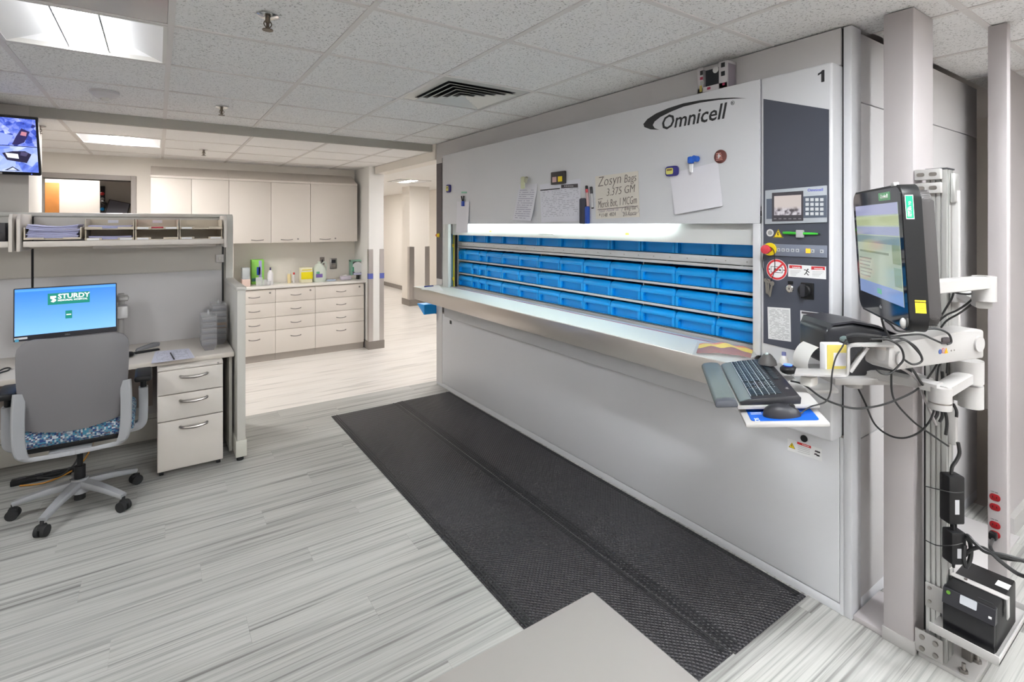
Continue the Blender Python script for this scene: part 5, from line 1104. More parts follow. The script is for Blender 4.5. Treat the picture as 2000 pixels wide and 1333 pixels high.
for n, (py, plug) in enumerate(((972, 0), (991, 0), (1026, 0), (1044, 1))):
    p = uX(1943.5, py, 2.83)
    t = thing('red_outlet', '%s of the four red outlets on the power column' % ('highest', 'second highest', 'second lowest', 'lowest')[n], 'outlet', p, 'red outlets')
    MB().prism(rrect(.034, .028, .012), .004, faceX((2.83, p.y, p.z)), .001).build('face', mat('outlet red', (.26, .006, .010), .4), t)
    for s in (-1, 1): MB().box(2.8245, 2.826, p.y+s*.006-.001, p.y+s*.006+.001, p.z-.002, p.z+.006).build('slot', M_black, t)
    if n % 2 == 0: text('outlet_note', '120V 20A', .006, M_ink, faceX((2.83, p.y+.015, p.z+.019)), t)
p = uX(1941, 1047, 2.815)
t = thing('power_plug', 'black power plug in the lowest red outlet', 'plug', p)
MB().box(p.x-.02, p.x+.008, p.y-.012, p.y+.014, p.z-.014, p.z+.016, .006).build('body', M_black, t); MB().tube([p+Vector((-.012, 0, -.01)), uD(1934, 1068, 1.93), uD(1945, 1085, 1.9), uD(1965, 1092, 1.86), uD(2004, 1096, 1.8)], .006, 8, 5).build('cord', M_cable, t)
# ---------------------------------------------------------------- post
t = thing('equipment_post', 'grooved aluminium equipment post bolted to a floor plate', 'post', (2.40, .66, 0))
def slot_profile(x0, x1, y0, y1):
    s = .006; d = .008; P = []
    xs = [x0+(x1-x0)*k for k in (.25, .75)]; ys = [y0+(y1-y0)*k for k in (.25, .5, .75)]
    P.append((x0, y0))
    for x in xs: P += [(x-s/2, y0), (x-s/2, y0+d), (x+s/2, y0+d), (x+s/2, y0)]
    P += [(x1, y0), (x1, y1), (x0, y1)]
    for y in ys[::-1]: P += [(x0, y+s/2), (x0+d, y+s/2), (x0+d, y-s/2), (x0, y-s/2)]
    return P
MB().prism(slot_profile(2.362, 2.442, .645, .706), 1.80, Matrix.Translation((0, 0, .022))).build('upright', M_alu, t, ang=20)
MB().box(2.352, 2.515, .565, .727, 0.0, .018, .003).build('base_plate', M_armw, t)
MB().box(2.360, 2.444, .643, .708, 1.822, 1.828, .001).build('end_cap', M_dark, t)
bk = MB().box(2.345, 2.352, .652, .735, .022, .105, .002).build('angle_bracket', M_armw, t)
for y in (.672, .712):
    for z in (.042, .085): MB().cyl((2.345, y, z), (2.338, y, z), .0085, seg=12).build('bolt', M_nickel, bk)
MB().prism([(0, 0), (.085, 0), (.0, .10)], .03, frame((2.448, .625, .020), (1, -.2, 0), (0, 0, 1)), .002).build('gusset', M_nickel, t)
MB().box(2.353, 2.361, .628, .706, .20, .29, .003).build('side_bracket', M_armw, t)
for y, z in ((.692, .275), (.645, .275), (.692, .225)): MB().cyl((2.353, y, z), (2.349, y, z), .006, seg=10).build('bolt', M_nickel, t)
for x, y in ((2.375, .600), (2.47, .585)):
    MB().cyl((x, y, .018), (x, y, .028), .013, seg=6).cyl((x, y, .028), (x, y, .05), .006, seg=10).build('anchor_bolt', M_nickel, t)
for k, z in enumerate((1.785, 1.735)):
    bk = MB().box(2.338, 2.360, .655, .735, z, z+.04, .004).build('top_bracket', M_armw, t)
    for y in (.678, .715): MB().prism(rrect(.024, .014, .006), .002, faceX((2.3385, y, z+.02))).build('slot', M_nickel, bk)
MB().box(2.40, 2.444, .630, .645, 1.70, 1.81, .004).build('top_clamp', M_alu, t)
a = uD(1866.5, 372, 1.90); b_ = uD(1866.5, 545, 1.90); MB().box(a.x-.010, a.x+.012, a.y-.012, a.y+.010, b_.z-.35, a.z, .004).build('cable_cover', M_armw, t)
a = uD(1860, 800, 1.88); MB().box(a.x-.012, a.x+.014, a.y-.014, a.y+.012, uD(1860, 868, 1.88).z, a.z, .006).build('cable_cover_lower', M_armw, t)
# battery shelf
MB().box(2.262, 2.66, .482, .668, .175, .182).build('battery_shelf', M_armw, t)
for q in ((2.262, 2.267, .482, .668), (2.655, 2.66, .482, .668)): MB().box(*q, .175, .205, .001).build('shelf_lip', M_armw, t)
MB().box(2.262, 2.66, .482, .487, .175, .197, .001).build('shelf_lip', M_armw, t)
t = thing('backup_battery', 'black backup battery unit on the low white shelf', 'battery unit', (2.41, .565, .183))
MB().box(2.305, 2.55, .498, .638, .183, .335, .006).build('case', M_black, t)
MB().prism([(0, .10), (.012, .148), (.03, .152), (.03, .10)], .14, Matrix.Translation((2.29, .498, .183)) @ Matrix(((1, 0, 0, 0), (0, 0, 1, 0), (0, 1, 0, 0), (0, 0, 0, 1)))).build('front_hood', M_dark, t)
MB().box(2.290, 2.306, .499, .637, .186, .284, .005).build('front_panel', mat('gloss black', (.006, .006, .008), .25), t)
for k in range(4): MB().box(2.325+.004*0, 2.328, .51, .55, .3352+.0*k, .3362).build('vent_line', M_dark, t) if k == 0 else None
MB().prism(rrect(.045, .028, .003), .0008, frame((2.298, .568, .318), (0, -1, 0), (.35, 0, 1))).build('silver_sticker', mat('silver scribble', (.50, .52, .56), .4), t)
MB().box(2.46, 2.50, .50, .535, .3352, .3358).build('paper_sticker', M_paperw, t)
MB().prism(disc(.006, 12), .0008, frame((2.297, .622, .322), (0, -1, 0), (.35, 0, 1))).build('eco_mark', mat('lime mark', (.12, .30, .03), .5), t)
MB().box(2.292, 2.31, .507, .515, .30, .306).build('status_light', M_paperw, t)
t = thing('retaining_strap', 'flat white metal strap over the backup battery', 'strap', (2.4, .57, .336))
MB().box(2.385, 2.412, .488, .70, .3362, .340, .001).box(2.385, 2.412, .486, .490, .27, .340, .001).box(2.385, 2.412, .640, .644, .3362, .36, .001).build('strap', M_armw, t); MB().cyl((2.398, .60, .340), (2.398, .60, .345), .005, seg=8).build('bolt', M_nickel, t)
# power bricks on the post
def brick(px0, px1, py0, py1, dep, label):
    a, b_ = uD(px0, py0, dep), uD(px1, py1, dep); c = (a+b_)/2; M_ = frame(c, (RX, RY, 0), (0, 0, 1)); w_, h_ = (px1-px0)*dep/CAM_F, (py1-py0)*dep/CAM_F
    t = thing('power_brick', label, 'power adapter', c, 'power adapters strapped to the post'); MB().box(-w_/2, w_/2, -h_/2, h_/2, -.025, .02, .006, M=M_).build('case', M_black, t); MB().box(-w_*.15, w_*.12, -h_*.28, h_*.02, .02, .0206, M=M_).build('label', mat('adapter label', (.40, .40, .42), .5), t)
    for s in (-1, 1): MB().cyl(M_ @ Vector((-.004, s*h_/2, 0)), M_ @ Vector((-.004, s*(h_/2+.02), 0)), .006, .004, seg=10).build('strain_relief', M_black, t)
brick(1845, 1876, 927, 1020, 1.84, 'upper black power adapter strapped to the post'); brick(1850, 1879, 1036, 1098, 1.82, 'lower black power adapter strapped to the post')
def cable(pts, dep, label, r=.0032, name='cable', m=M_cable, k=6):
    n = len(pts); P = []
    for i, p in enumerate(pts):
        dd = p[2] if len(p) > 2 else (dep if not isinstance(dep, tuple) else dep[0]+(dep[1]-dep[0])*i/(n-1)); P.append(uD(p[0], p[1], dd))
    return tag(MB().tube(P, r, 7, k).build(name, m), label, 'cable', 'cables around the post')
cable([(1806, 950, 1.86), (1830, 956, 1.83), (1862, 963, 1.80), (1882, 962, 1.80)], 0, 'thin tie around the upper power adapter', .0018, 'cable_tie')
cable([(1806, 1055, 1.86), (1830, 1066, 1.83), (1860, 1066, 1.79), (1880, 1062, 1.79)], 0, 'thin tie around the lower power adapter', .0018, 'cable_tie')
cable([(1858, 925), (1860, 912), (1868, 900), (1874, 885), (1871, 865)], 1.84, 'thick cable dropping from the arm into the upper adapter', .006)
cable([(1866, 1022), (1866, 1036)], 1.84, 'short cable between the two power adapters', .005)
cable([(1880, 1050), (1890, 1047), (1905, 1062), (1925, 1078), (1960, 1085), (2005, 1098)], (1.82, 1.70), 'upper thick cable running to the right edge', .0065)
cable([(1880, 1090), (1895, 1075), (1915, 1070), (1935, 1080), (1955, 1098), (1985, 1120), (2005, 1128)], (1.82, 1.66), 'lower thick cable running to the right edge', .0065)
cable([(1885, 1050), (1894, 1060), (1896, 1085), (1888, 1108), (1882, 1090), (1884, 1065)], 1.80, 'coiled black cord beside the lower adapter', .007)
# ---------------------------------------------------------------- touch screen computer on its arm
nearE, farE = Vector((1.533, .498, 0)), Vector((1.886, .749, 0)); wv = (nearE-farE).normalized(); WL = (nearE-farE).length
cen = (nearE+farE)/2+Vector((0, 0, 1.536)); Mt2 = frame(cen, wv*-1*-1, (0, 0, 1))
# local x along width towards the near end, y up, z must look at the operator
nz = Vector((-wv.y, wv.x, 0)); nz = nz if nz.dot(Vector((-.58, .815, 0))) > 0 else -nz
up = (Vector((0, 0, 1))+nz*.055).normalized()
xr = up.cross(nz).normalized()
Mt2 = Matrix(((xr.x, up.x, nz.x, cen.x), (xr.y, up.y, nz.y, cen.y), (xr.z, up.z, nz.z, cen.z), (0, 0, 0, 1)))
sgn = 1 if xr.dot(wv) > 0 else -1           # +1: near end lies at local +x
HW, HH = WL/2, .187
t = thing('touch_computer', 'black touch screen computer turned towards the carousel', 'computer', cen)
MB().prism(rrect(2*HW, 2*HH, .035, 6), -.040, Mt2, .004).build('front_shell', M_black, t)
MB().prism(rrect(2*HW-.03, 2*HH-.03, .03, 6), -.03, Mt2 @ Matrix.Translation((0, 0, -.040)), .01).build('rear_shell', mat('rear shell grey', (.05, .046, .046), .5), t)
MB().prism(rrect(2*HW-.012, 2*HH-.012, .03, 6), .0012, Mt2).build('glass', mat('screen glass', (.01, .01, .012), .06), t)
scr = MB().box(-HW+.03, HW-.03, -HH+.06, HH-.045, .0012, .0018, M=Mt2).build('screen', mat('screen page', (.16, .19, .15), .08, emit=(.36, .42, .34), es=.5), t)
def scp(x0, x1, y0, y1, col, nm='page_block', es=.5):
    MB().box(min(sgn*x0, sgn*x1), max(sgn*x0, sgn*x1), y0, y1, .0018, .0021, M=Mt2).build(nm, mat('page '+str(col), (.05, .05, .05), .1, emit=col, es=es), scr)
scp(-HW+.03, HW-.03, .112, .142, (.38, .40, .62)); scp(-HW+.03, HW-.03, .082, .108, (.48, .55, .30)); scp(-HW+.03, HW-.03, .055, .078, (.32, .36, .55)); scp(-HW+.03, HW-.03, .03, .052, (.22, .32, .33)); scp(-HW+.03, HW-.03, -.127, -.088, (.24, .34, .62)); scp(HW-.09, HW-.032, -.02, .03, (.25, .33, .20)); scp(HW-.085, HW-.032, -.08, -.03, (.30, .38, .22)); scp(-HW+.05, HW-.12, .0, .006, (.22, .28, .20))
for q in range(6): scp(-HW+.04, -HW+.16-.01*(q % 3), -.02-.011*q, -.016-.011*q, (.24, .29, .24))
scp(-.02, .02, -.115, -.1, (.10, .55, .15))
MB().box(-.045, .045, -.011, .011, .0012, .002, M=Mt2 @ Matrix.Translation((sgn*.09, HH-.026, 0))).build('maker_badge', mat('green badge', (.16, .42, .20), .4), t)
text('maker_name', 'Omnicell', .016, M_white, Mt2 @ Matrix.Translation((sgn*.09, HH-.031, .002)), t, align='CENTER')
text('model_name', 'elo', .016, mat('dim print', (.3, .3, .3), .5), Mt2 @ Matrix.Translation((0, -HH+.03, .0014)), t, align='CENTER')
Me = Mt2 @ Matrix.Translation((sgn*HW, 0, 0)) @ Matrix.Rotation(sgn*PI/2, 4, 'Y')      # near side face: local x across thickness, z outwards
def side_patch(x0, x1, y0, y1, m, nm):
    return MB().box(min(sgn*x0, sgn*x1), max(sgn*x0, sgn*x1), y0, y1, 0, .0006, M=Me).build(nm, m, t)
side_patch(.0055, .0225, .098, .158, M_paperw, 'green_sticker_rim'); s_ = side_patch(.0065, .0215, .100, .156, mat('emerald sticker', (.0, .36, .16), .5), 'green_sticker'); s_.data.transform(Matrix.Translation(Me.to_3x3() @ Vector((0, 0, .0004))))
text('sticker_text', 'RETURN TO', .007, M_paperw, Me @ Matrix.Translation((sgn*.017, .104, .0012)) @ Matrix.Rotation(PI/2, 4, 'Z'), t); text('sticker_text', 'OMNICELL', .005, M_paperw, Me @ Matrix.Translation((sgn*.012, .104, .0012)) @ Matrix.Rotation(PI/2, 4, 'Z'), t)
side_patch(.012, .034, -.135, -.103, mat('sun yellow sticker', (.80, .62, .02), .5), 'yellow_sticker'); text('sticker_text', 'WARNING', .0045, M_ink, Me @ Matrix.Translation((.012 if sgn > 0 else -.034, -.109, .0008)), t)
for q in range(3): side_patch(.014, .032, -.117-.006*q, -.1155-.006*q, mat('sticker print', (.45, .33, .02), .5), 'print_line')
MB().box(.03*sgn-.012, .03*sgn+.012, HH-.004, HH+.006, -.006, .006, .002, M=Mt2 @ Matrix.Translation((sgn*(HW-.075), 0, 0))).build('camera_clip', M_armw, t)
MB().sph((0, 0, 0), .014, (.6, 1, .5), M=Mt2 @ Matrix.Translation((sgn*(HW-.03), -HH+.02, .006))).build('cable_hook', M_armw, t)
# monitor arm
t = thing('monitor_support', 'off-white jointed arm carrying the touch screen computer', 'monitor arm', (2.42, .60, 1.4))
elb = uD(1922, 563, 1.62); att = cen-nz*.075+Vector((0, 0, -.04)); sh = Vector((2.40, .612, 1.40))
d_ = (elb-att); d_.z = 0; 
MB().sweep([Vector((att.x, att.y, elb.z+.018)), Vector((elb.x, elb.y, elb.z+.018))], (0, 0, 1), .040, .045, 0).build('upper_link', M_armw, t)
MB().cyl((elb.x, elb.y, elb.z-.040), (elb.x, elb.y, elb.z+.038), .030, seg=24).build('elbow', M_armw, t)
MB().cyl((att.x, att.y, elb.z-.03), (att.x, att.y, elb.z+.045), .028, seg=22).build('tilt_head', M_armw, t)
MB().box(-.05, .05, -.05, .05, -.008, 0, .003, M=frame(cen-nz*.071, xr, up) ).build('mount_plate', M_black, t)
MB().sweep([Vector((elb.x, elb.y, elb.z-.05)), sh+Vector((0, 0, elb.z-.05-sh.z))], (0, 0, 1), .03, .04, 0).build('lower_link', M_armw, t)
MB().cyl((sh.x, sh.y-.0, elb.z-.08), (sh.x, sh.y, elb.z-.025), .032, seg=22).build('shoulder', M_armw, t)
# spring arm with keyboard support
t = thing('keyboard_platform', 'large off-white spring arm holding the keyboard platform', 'support arm', (2.42, .60, 1.1))
cP = uD(1889, 724, 1.84)
MB().cyl((cP.x, cP.y, uD(0, 746, 1.84).z), (cP.x, cP.y, uD(0, 703, 1.84).z), .046, seg=28).build('shoulder', M_armw, t)
MB().box(cP.x+.0, 2.44, cP.y-.02, .645, uD(0, 744, 1.84).z, uD(0, 706, 1.84).z, .004).build('post_clamp', M_armw, t)
A_, B_ = uD(1890, 0, 1.76), uD(1722, 0, 1.60); A_.z = B_.z = 0; ax = (B_-A_); ln = ax.length; ax.normalize(); pn = Vector((ax.y, -ax.x, 0)); pn = pn if pn.dot(Vector((FX, FY, 0))) < 0 else -pn
Ma = Matrix(((ax.x, 0, pn.x, A_.x), (ax.y, 0, pn.y, A_.y), (0, 1, 0, 0), (0, 0, 0, 1)))
zb, ztR, ztL = uD(0, 701, 1.74).z, uD(0, 641, 1.74).z, uD(0, 669, 1.62).z
MB().prism([(-.035, zb), (ln-.02, zb+.004), (ln+.015, zb+.02), (ln+.01, ztL), (ln-.06, ztL+.006), (.10, ztR-.004), (.02, ztR), (-.035, ztR-.008)], .075, Ma @ Matrix.Translation((0, 0, -.045)), .008).build('arm_cover', M_armw, t)
MB().cyl(Ma @ Vector((.0, (zb+ztR)/2, .028)), Ma @ Vector((.0, (zb+ztR)/2, .036)), .026, seg=26).build('pivot_cap', M_armw, t)
MB().cyl(Ma @ Vector((ln-.035, (zb+ztL)/2, .024)), Ma @ Vector((ln-.035, (zb+ztL)/2, .036)), .022, seg=24).build('pivot_cap', M_armw, t)
def arm_mark(px, py, mk_, m_, nm):
    w0 = uD(px, py, 1.70); loc = Ma.inverted() @ w0; Mz = Ma @ Matrix.Translation((loc.x, loc.y, .0302)) @ Matrix.Diagonal((-1, 1, 1, 1)); MB().prism(mk_, .0008, Mz).build(nm, m_, t)
arm_mark(1805, 681, disc(.008, 18), mat('mark blue', (.05, .09, .26), .5), 'blue_mark'); arm_mark(1815, 680, disc(.009, 18), mat('mark red', (.50, .16, .17), .5), 'red_mark'); arm_mark(1815, 680, disc(.0065, 18), M_armw, 'red_mark_inner'); arm_mark(1825, 681, [(-.009, -.008), (.009, -.008), (0, .010)], mat('amber mark', (.62, .30, .0), .5), 'amber_mark')
for px in (1842, 1852): arm_mark(px, 682, disc(.0028, 10), M_nickel, 'screw')
kn = uD(1728, 0, 1.60); MB().lathe([(0, uD(0, 707, 1.6).z), (.022, uD(0, 706, 1.6).z), (.0275, uD(0, 700, 1.6).z), (.0275, uD(0, 682, 1.6).z), (0, uD(0, 682, 1.6).z)], Matrix.Translation((kn.x, kn.y, 0)), 26).build('knuckle', M_armw, t)
MB().cyl((kn.x, kn.y, uD(0, 682, 1.6).z), (kn.x, kn.y, uD(0, 676, 1.6).z), .026, seg=26).build('knuckle_ring', M_steel, t)
fw = _ray(1650, 0); fw.z = 0; fw.normalize()
fr = [uD(1554, 727, 1.74), uD(1600, 728, 1.70), uD(1640, 729, 1.665), uD(1652, 728, 1.66), uD(1656, 722, 1.655), uD(1657, 700, 1.65), uD(1657, 682, 1.65), uD(1659, 674, 1.65), uD(1668, 671, 1.64), uD(1700, 671, 1.62), uD(1744, 671.5, 1.59)]
MB().sweep(fr, fw+Vector((.0, 0, 0)), .085, .010, 3).build('bracket_frame', M_armw, t)
MB().sweep([uD(1694, 675, 1.63), uD(1661, 722, 1.65)], fw, .075, .012, 0).build('diagonal_brace', M_armw, t)
a = uD(1580, 746, 1.72); MB().box(a.x-.025, a.x+.025, a.y-.02, a.y+.02, a.z-.012, a.z+.02, .008).build('tilt_knob', M_white, t)
# keyboard platform
kx = Vector((-.763, -.646, 0)).normalized(); ky = Vector((.646, -.763, .115)); Kf = frame((1.793, 1.042, 1.056), kx, ky)
MB().box(-.262, .240, -.098, .142, -.026, -.014, .003, M=Kf).build('keyboard_tray', M_armw, t)
MB().box(.150, .326, -.090, .142, -.052, -.038, .004, M=Kf).build('mouse_tray', M_armw, t)
MB().box(-.02, .06, .10, .25, -.040, -.0265, .004, M=Kf).build('tray_bracket', M_armw, t)
t = thing('keyboard', 'black keyboard with grey front edge on the platform', 'keyboard', Kf.translation)
MB().prism([(-.085, -.0135), (.090, -.0135), (.094, .006), (.088, .014), (.05, .012), (-.06, .004), (-.088, -.004)], .47, Kf @ Matrix.Translation((-.235, 0, 0)) @ Matrix(((0, 0, 1, 0), (1, 0, 0, 0), (0, 1, 0, 0), (0, 0, 0, 1))), .002).build('case', mat('keyboard black', (.018, .018, .022), .42), t)
MB().prism([(-.088, -.005), (-.052, .0045), (-.052, .0052), (-.070, .0040), (-.086, -.002)], .46, Kf @ Matrix.Translation((-.230, 0, 0)) @ Matrix(((0, 0, 1, 0), (1, 0, 0, 0), (0, 1, 0, 0), (0, 0, 0, 1)))).build('front_edge', mat('keyboard grey green', (.16, .19, .19), .4), t)
MK = mat('key dark teal', (.012, .022, .030), .35); MKL = mat('key legend', (.55, .60, .62), .5)
def keyrow(y, xs, zk):
    for x0, x1 in xs:
        MB().box(x0+.0006, x1-.0006, y+.0006, y+.0172, zk, zk+.0045, .0012, 1, M=Kf).build('key', MK, t)
U = .0185
for r in range(5):
    y = -.048+.0188*r; zk = .0042+.0014*r; off = (0, .3, .15, .0, .0)[r]
    if r == 0: xs = [(-.225, -.2), (-.199, -.176), (-.175, -.152), (-.151, -.045), (-.044, -.021), (-.02, .003), (.004, .027), (.028, .052)]
    else: xs = [(-.225+U*k, -.225+U*(k+1)) for k in range(13)]+[(-.225+U*13, .052)]
    keyrow(y, xs, zk)
    if r in (0, 1, 3, 4): keyrow(y, [(.062+U*k, .062+U*(k+1)) for k in range(3) if not (r == 1 and k != 1)], zk)
    keyrow(y, [(.128+U*k, .128+U*(k+1)) for k in range(4)] if r not in (0,) else [(.128, .128+2*U), (.128+2*U, .128+3*U), (.128+3*U, .128+4*U)], zk)
keyrow(-.048+.0188*5+.006, [(-.225+U*k*1.06+(.012 if k > 3 else 0)+(.01 if k > 7 else 0), -.225+U*(k*1.06+1)+(.012 if k > 3 else 0)+(.01 if k > 7 else 0)) for k in range(13)], .0118)
b = MB()
for r in range(5):
    for k in range(19):
        x = -.225+U*(k+.35)+(.02 if k > 14 else 0); b.box(x, x+.004, -.040+.0188*r, -.036+.0188*r, .0087+.0014*r, .0091+.0014*r, M=Kf)
stuff(b.build('key_legends', MKL, t))
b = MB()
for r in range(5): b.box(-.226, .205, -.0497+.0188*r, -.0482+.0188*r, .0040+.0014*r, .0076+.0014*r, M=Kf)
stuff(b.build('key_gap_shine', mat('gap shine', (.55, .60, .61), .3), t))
for k in range(9): MB().cyl(Kf @ Vector((-.14+.025*k, .076, .0128)), Kf @ Vector((-.14+.025*k, .076, .0142)), .0035, seg=8).build('media_key', M_dark, t)
text('maker_mark', 'logi', .012, mat('dim print', (.3, .3, .3), .5), Kf @ Matrix.Translation((.15, .068, .0138)), t)
t = thing('wrist_rest', 'padded grey wrist rest in front of the keyboard', 'wrist rest', Kf @ Vector((0, -.13, 0)))
pr2 = [(-.036, -.012), (-.036, .002), (-.028, .010), (0, .013), (.026, .010), (.034, .002), (.034, -.012)]
MB().prism(pr2, .44, Kf @ Matrix.Translation((-.215, -.130, 0)) @ Matrix(((0, 0, 1, 0), (1, 0, 0, 0), (0, 1, 0, 0), (0, 0, 0, 1))), .004).build('pad', mat('wrist pad grey green', (.13, .155, .155), .45), t)
MB().prism(pr2, .035, Kf @ Matrix.Translation((.226, -.130, -.0005)) @ Matrix(((0, 0, 1, 0), (1, 0, 0, 0), (0, 1, 0, 0), (0, 0, 0, 1))), .006).build('end_cap', mat('wrist end slate', (.07, .075, .09), .5), t)
t = thing('mouse_pad', 'blue mouse pad on the small white platform', 'mouse pad', Kf @ Vector((.24, .03, -.037)))
MB().prism(rrect(.118, .190, .010, 4, .250, .025), .002, Kf @ Matrix.Translation((0, 0, -.0378))).build('pad', mat('mouse pad blue', (.0, .09, .50), .5), t)
text('pad_logo', 'SCI', .020, M_paper, Kf @ Matrix.Translation((.290, -.060, -.0355)) @ Matrix.Rotation(0, 4, 'Z'), t); 
for q in range(2): MB().box(.240+.012*q, .244+.012*q, -.062, -.03, -.0357, -.0354, M=Kf).build('pad_print', M_paper, t)
t = thing('computer_mouse', 'black computer mouse with cable on the blue pad', 'mouse', Kf @ Vector((.271, .025, -.0358)))
def mousef(u, v):
    a = u*2*PI; ph = v*PI/2; rx, ry = .030, .055
    z = .036*math.sin(ph)*(1-.28*max(0, math.sin(a))*math.cos(ph)); k = math.cos(ph)**.62
    return Kf @ Vector((.271+rx*k*math.cos(a)*(1-.10*math.sin(a)), .025+ry*k*math.sin(a), -.0355+z))
b = MB(); R = [[mousef(k/24, j/10) for k in range(24)] for j in range(10)]; b.rings(R, caps=True).build('body', mat('mouse black', (.02, .02, .025), .35), t)
b = MB(); R = [[mousef(-.02+.20*k/6*1.0-.12, .12+.5*j/6)+(Kf.to_3x3() @ Vector((.0006, 0, .0006))) for k in range(7)] for j in range(7)]
V = [[b.bm.verts.new(p) for p in r] for r in R]
for i in range(6):
    for j in range(6): b.bm.faces.new((V[i][j], V[i][j+1], V[i+1][j+1], V[i+1][j]))
b.build('thumb_grip', M_dark, t); MB().cyl(Kf @ Vector((.268, .056, -.008)), Kf @ Vector((.274, .056, -.008)), .009, seg=14).build('scroll_wheel', M_rub, t)
p0 = Kf @ Vector((.271, .078, -.030)); MB().tube([p0, uD(1583, 795, 1.60), uD(1611, 786, 1.60), uD(1622, 766, 1.60), uD(1625, 730, 1.60), uD(1632, 700, 1.60), uD(1645, 678, 1.60), uD(1652, 664, 1.61)], .0024, 7, 6).build('cable', M_cable, t)
# sticky note pad standing in the bracket
a = uD(1630, 703, 1.71); Mn = frame(a, (RX, RY, 0), (.0, 0, 1)); t = thing('note_pad', 'yellow wrapped note pad standing inside the bracket', 'note pad', a)
MB().box(-.030, .036, -.050, .052, -.035, .0, .004, M=Mn).build('pad', M_paperw, t); MB().box(-.026, .038, -.046, .050, .0, .004, .002, M=Mn).build('yellow_wrap', mat('pale yellow wrap', (.70, .58, .14), .5), t); MB().box(-.006, .036, -.02, .024, .004, .0048, M=Mn).build('blank_patch', M_paper, t)
# scanner lying on the bracket
t = thing('barcode_scanner', 'slim black scanner lying on top of the bracket frame', 'scanner', uD(1680, 660, 1.64))
MB().sweep([uD(1655, 662, 1.65), uD(1675, 659, 1.64), uD(1705, 662, 1.63), uD(1722, 664, 1.62)], fw, .05, .022, 3).build('body', M_black, t); a = uD(1652, 663, 1.65); MB().sph(a, .013, (1, 1.4, .8)).build('nose', mat('scanner nose', (.12, .16, .16), .2), t)
# printer arm with shelf and label printer
t = thing('printer_stand', 'low off-white arm with a flat shelf under the label printer', 'support arm', (2.42, .60, .98))
cQ = uD(1896, 775, 1.86); z0, z1 = uD(0, 795, 1.86).z, uD(0, 752, 1.86).z
MB().cyl((cQ.x, cQ.y, z0), (cQ.x, cQ.y, z1), .036, seg=26).build('shoulder', M_armw, t); MB().box(cQ.x, 2.44, cQ.y-.02, .645, z0+.01, z1-.01, .004).build('post_clamp', M_armw, t)
eQ = uD(1836, 775, 1.68); 
MB().sweep([Vector((cQ.x, cQ.y, eQ.z+.022)), Vector((eQ.x, eQ.y, eQ.z+.016))], (0, 0, 1), .038, .050, 0).build('lower_link', M_armw, t)
MB().cyl((eQ.x, eQ.y, eQ.z-.040), (eQ.x, eQ.y, eQ.z+.032), .031, seg=26).build('elbow', M_armw, t); MB().cyl((eQ.x, eQ.y, eQ.z-.02), (eQ.x, eQ.y, eQ.z-.016), .0315, seg=26).build('elbow_ring', M_nickel, t)
eL = uD(1668, 748, 1.90); MB().sweep([Vector((eQ.x, eQ.y, eQ.z+.028)), (Vector((eQ.x, eQ.y, eQ.z+.03))+Vector((eL.x, eL.y, eQ.z+.03)))/2, Vector((eL.x, eL.y, eQ.z+.02))], (0, 0, 1), .032, .052, 0).build('upper_link', M_armw, t)
MB().cyl((eL.x, eL.y, eL.z-.014), (eL.x, eL.y, eL.z+.012), .030, seg=24).build('shelf_joint', M_armw, t)
Pm = frame(uD(1668, 722, 1.92), (RX, RY, 0), (FX, FY, 0)); zsh = 1.078; Pm.translation.z = zsh
MB().box(-.14, .21, -.11, .085, -.024, 0, .004, M=Pm).build('shelf', M_armw, t)
t = thing('label_printer', 'black label printer with a curl of white label tape', 'printer', Pm.translation)
prof = [(-.155, .078), (-.155, .160), (-.135, .178), (-.06, .186), (.03, .170), (.11, .140), (.155, .115), (.16, .0), (-.075, .0), (-.075, .085)]
Mp = Pm @ Matrix.Translation((0, .09, 0)) @ Matrix(((1, 0, 0, 0), (0, 0, -1, 0), (0, 1, 0, 0), (0, 0, 0, 1)))
MB().prism(prof, .17, Mp, .010, 3).build('body', mat('printer black', (.022, .023, .028), .35), t)
MB().prism([(-.148, .158), (-.13, .182), (-.06, .191), (.03, .175), (.11, .145), (.15, .121), (.15, .126), (.03, .182), (-.06, .198), (-.135, .189)], .18, Mp @ Matrix.Translation((0, 0, -.005))).build('lid', M_dark, t)
MB().prism([(-.155, .0), (-.075, .0), (-.075, .08), (-.13, .06)], .03, Mp @ Matrix.Translation((0, 0, .135)), .004).build('side_bracket', M_dark, t)
MB().cyl(Mp @ Vector((-.10, .05, .02)), Mp @ Vector((-.10, .05, .14)), .028, seg=22).build('core_roll', M_dark, t)
MB().sweep([Mp @ Vector(q) for q in ((-.075, .100, .08), (-.125, .104, .08), (-.170, .082, .08), (-.193, .042, .08), (-.192, .004, .08), (-.178, -.022, .08))], Mp.to_3x3() @ Vector((0, 0, 1)), .10, .0012, 4).build('label_tape', M_white, t)
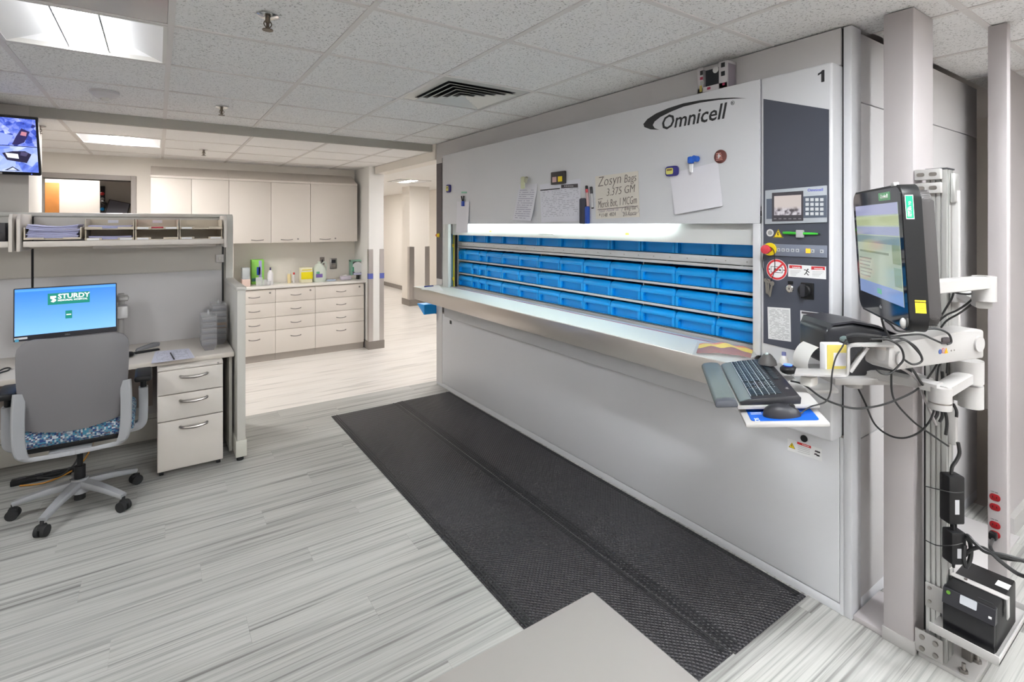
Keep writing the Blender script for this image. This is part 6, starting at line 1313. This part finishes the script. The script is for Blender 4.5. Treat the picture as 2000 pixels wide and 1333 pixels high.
# small things behind the keyboard
a = uZ(1531, 712, ZC); t = thing('eye_drop_bottle', 'small white bottle with a blue cap behind the keyboard', 'bottle', a); T = Matrix.Translation(a)
MB().lathe([(0, 0), (.016, 0), (.017, .02), (.012, .034), (.008, .038), (0, .038)], T, 18).build('body', M_white, t); MB().lathe([(0, .038), (.009, .038), (.0085, .052), (0, .053)], T, 14).build('cap', mat('periwinkle cap', (.22, .24, .48), .4), t)
a = uD(1540, 722, 1.86); t = thing('scanner_base', 'black scanner base with a glowing blue ring', 'scanner base', a)
MB().sph(a, .034, (1, .8, .5)).build('body', M_black, t); MB().lathe([(.010, .0), (.014, .0), (.014, .002), (.010, .002)], Matrix.Translation(a+Vector((-.004, .0, .0165))), 20).build('blue_ring', glow('blue ring', (.05, .12, 1), 3), t)
a = uD(1499, 700, 1.98); t = thing('usb_hub', 'dark grey cone-shaped hub beside the keyboard corner', 'hub', a); MB().lathe([(0, -.022), (.034, -.022), (.03, -.006), (.016, .012), (.010, .017), (0, .017)], Matrix.Translation(a), 20).build('body', mat('hub grey', (.08, .075, .075), .5), t); MB().sph(a+Vector((-.006, 0, .016)), .007).build('button', mat('hub button', (.35, .42, .42), .3), t)
# loose cables
cable([(1545, 745, 1.80), (1570, 752, 1.74), (1610, 780, 1.66), (1660, 797, 1.62), (1700, 796, 1.62), (1742, 785, 1.64), (1790, 762, 1.70), (1815, 735, 1.78), (1836, 702, 1.84)], 0, 'keyboard cable sagging from the keyboard to the post')
cable([(1675, 757), (1690, 788), (1708, 828), (1735, 850), (1765, 856), (1795, 845), (1815, 824), (1826, 798)], (1.9, 1.72), 'deep hanging loop of cable below the printer shelf')
cable([(1741, 725), (1742, 765), (1752, 790), (1785, 825), (1820, 850), (1852, 872)], (1.66, 1.86), 'cable falling diagonally to the post')
cable([(1725, 664), (1755, 660), (1785, 675), (1800, 697), (1798, 708), (1782, 712), (1765, 702)], 1.585, 'outer curl of cable over the spring arm')
cable([(1700, 663), (1735, 664), (1758, 678), (1765, 700), (1755, 715), (1738, 730), (1722, 730), (1712, 722)], 1.56, 'large curl of cable around the knuckle')
cable([(1748, 668), (1770, 666), (1795, 690), (1801, 702)], 1.575, 'inner curl of cable over the spring arm')
cable([(1722, 622), (1727, 640), (1738, 660)], 1.52, 'first cable dropping from the touch computer')
cable([(1729, 626), (1740, 634), (1752, 646), (1775, 648), (1800, 644), (1830, 643), (1852, 652), (1858, 668), (1850, 673)], 1.60, 'second cable looping from the touch computer to the arm plug')
cable([(1700, 660), (1740, 658), (1770, 655), (1800, 654), (1820, 662), (1840, 671)], 1.62, 'cable crossing over the top of the spring arm')
t = thing('arm_plug', 'dark connector plugged into the side of the spring arm', 'plug', uD(1845, 666, 1.66)); a = uD(1845, 666, 1.665); MB().box(-.016, .016, -.009, .011, -.012, .012, .004, M=frame(a, (RX, RY, 0), (0, 0, 1))).build('body', mat('plug brown grey', (.05, .04, .045), .5), t)
cable([(1862, 566), (1866, 572), (1890, 575), (1902, 572)], 1.66, 'short cable under the monitor arm elbow')
cable([(1864, 568), (1858, 585), (1846, 605), (1835, 622), (1822, 630)], (1.66, 1.72), 'cable dropping from the monitor arm')
cable([(1906, 575), (1893, 590), (1870, 606), (1848, 616), (1826, 634)], (1.66, 1.74), 'first slack cable from the monitor arm elbow')
cable([(1909, 578), (1898, 594), (1874, 612), (1850, 626), (1838, 640)], (1.66, 1.74), 'second slack cable from the monitor arm elbow')
cable([(1846, 702), (1834, 716), (1830, 745)], 1.82, 'first cable rising along the post between the arms'); cable([(1851, 702), (1849, 730)], 1.82, 'second cable rising along the post between the arms'); cable([(1840, 726), (1842, 745)], 1.82, 'third cable rising along the post between the arms', .005)
cable([(1758, 718), (1775, 728), (1793, 745), (1800, 765), (1815, 800), (1828, 830)], (1.62, 1.80), 'thick grey cable bending down past the printer shelf', .0045, m=mat('grey cable', (.30, .28, .28), .5))
cable([(1768, 716), (1782, 722), (1795, 742), (1802, 752)], (1.6, 1.7), 'short black cable end beside the printer shelf', .004)
for n, (pa, pb) in enumerate((((1832, 802), (1822, 822)), ((1840, 802), (1835, 825)), ((1846, 802), (1847, 850)), ((1862, 790), (1868, 815)))):
    cable([pa, ((pa[0]+pb[0])/2+3, (pa[1]+pb[1])/2), pb], 1.82, ('first', 'second', 'third', 'fourth')[n]+' cable strand hanging below the arm elbow', .005)
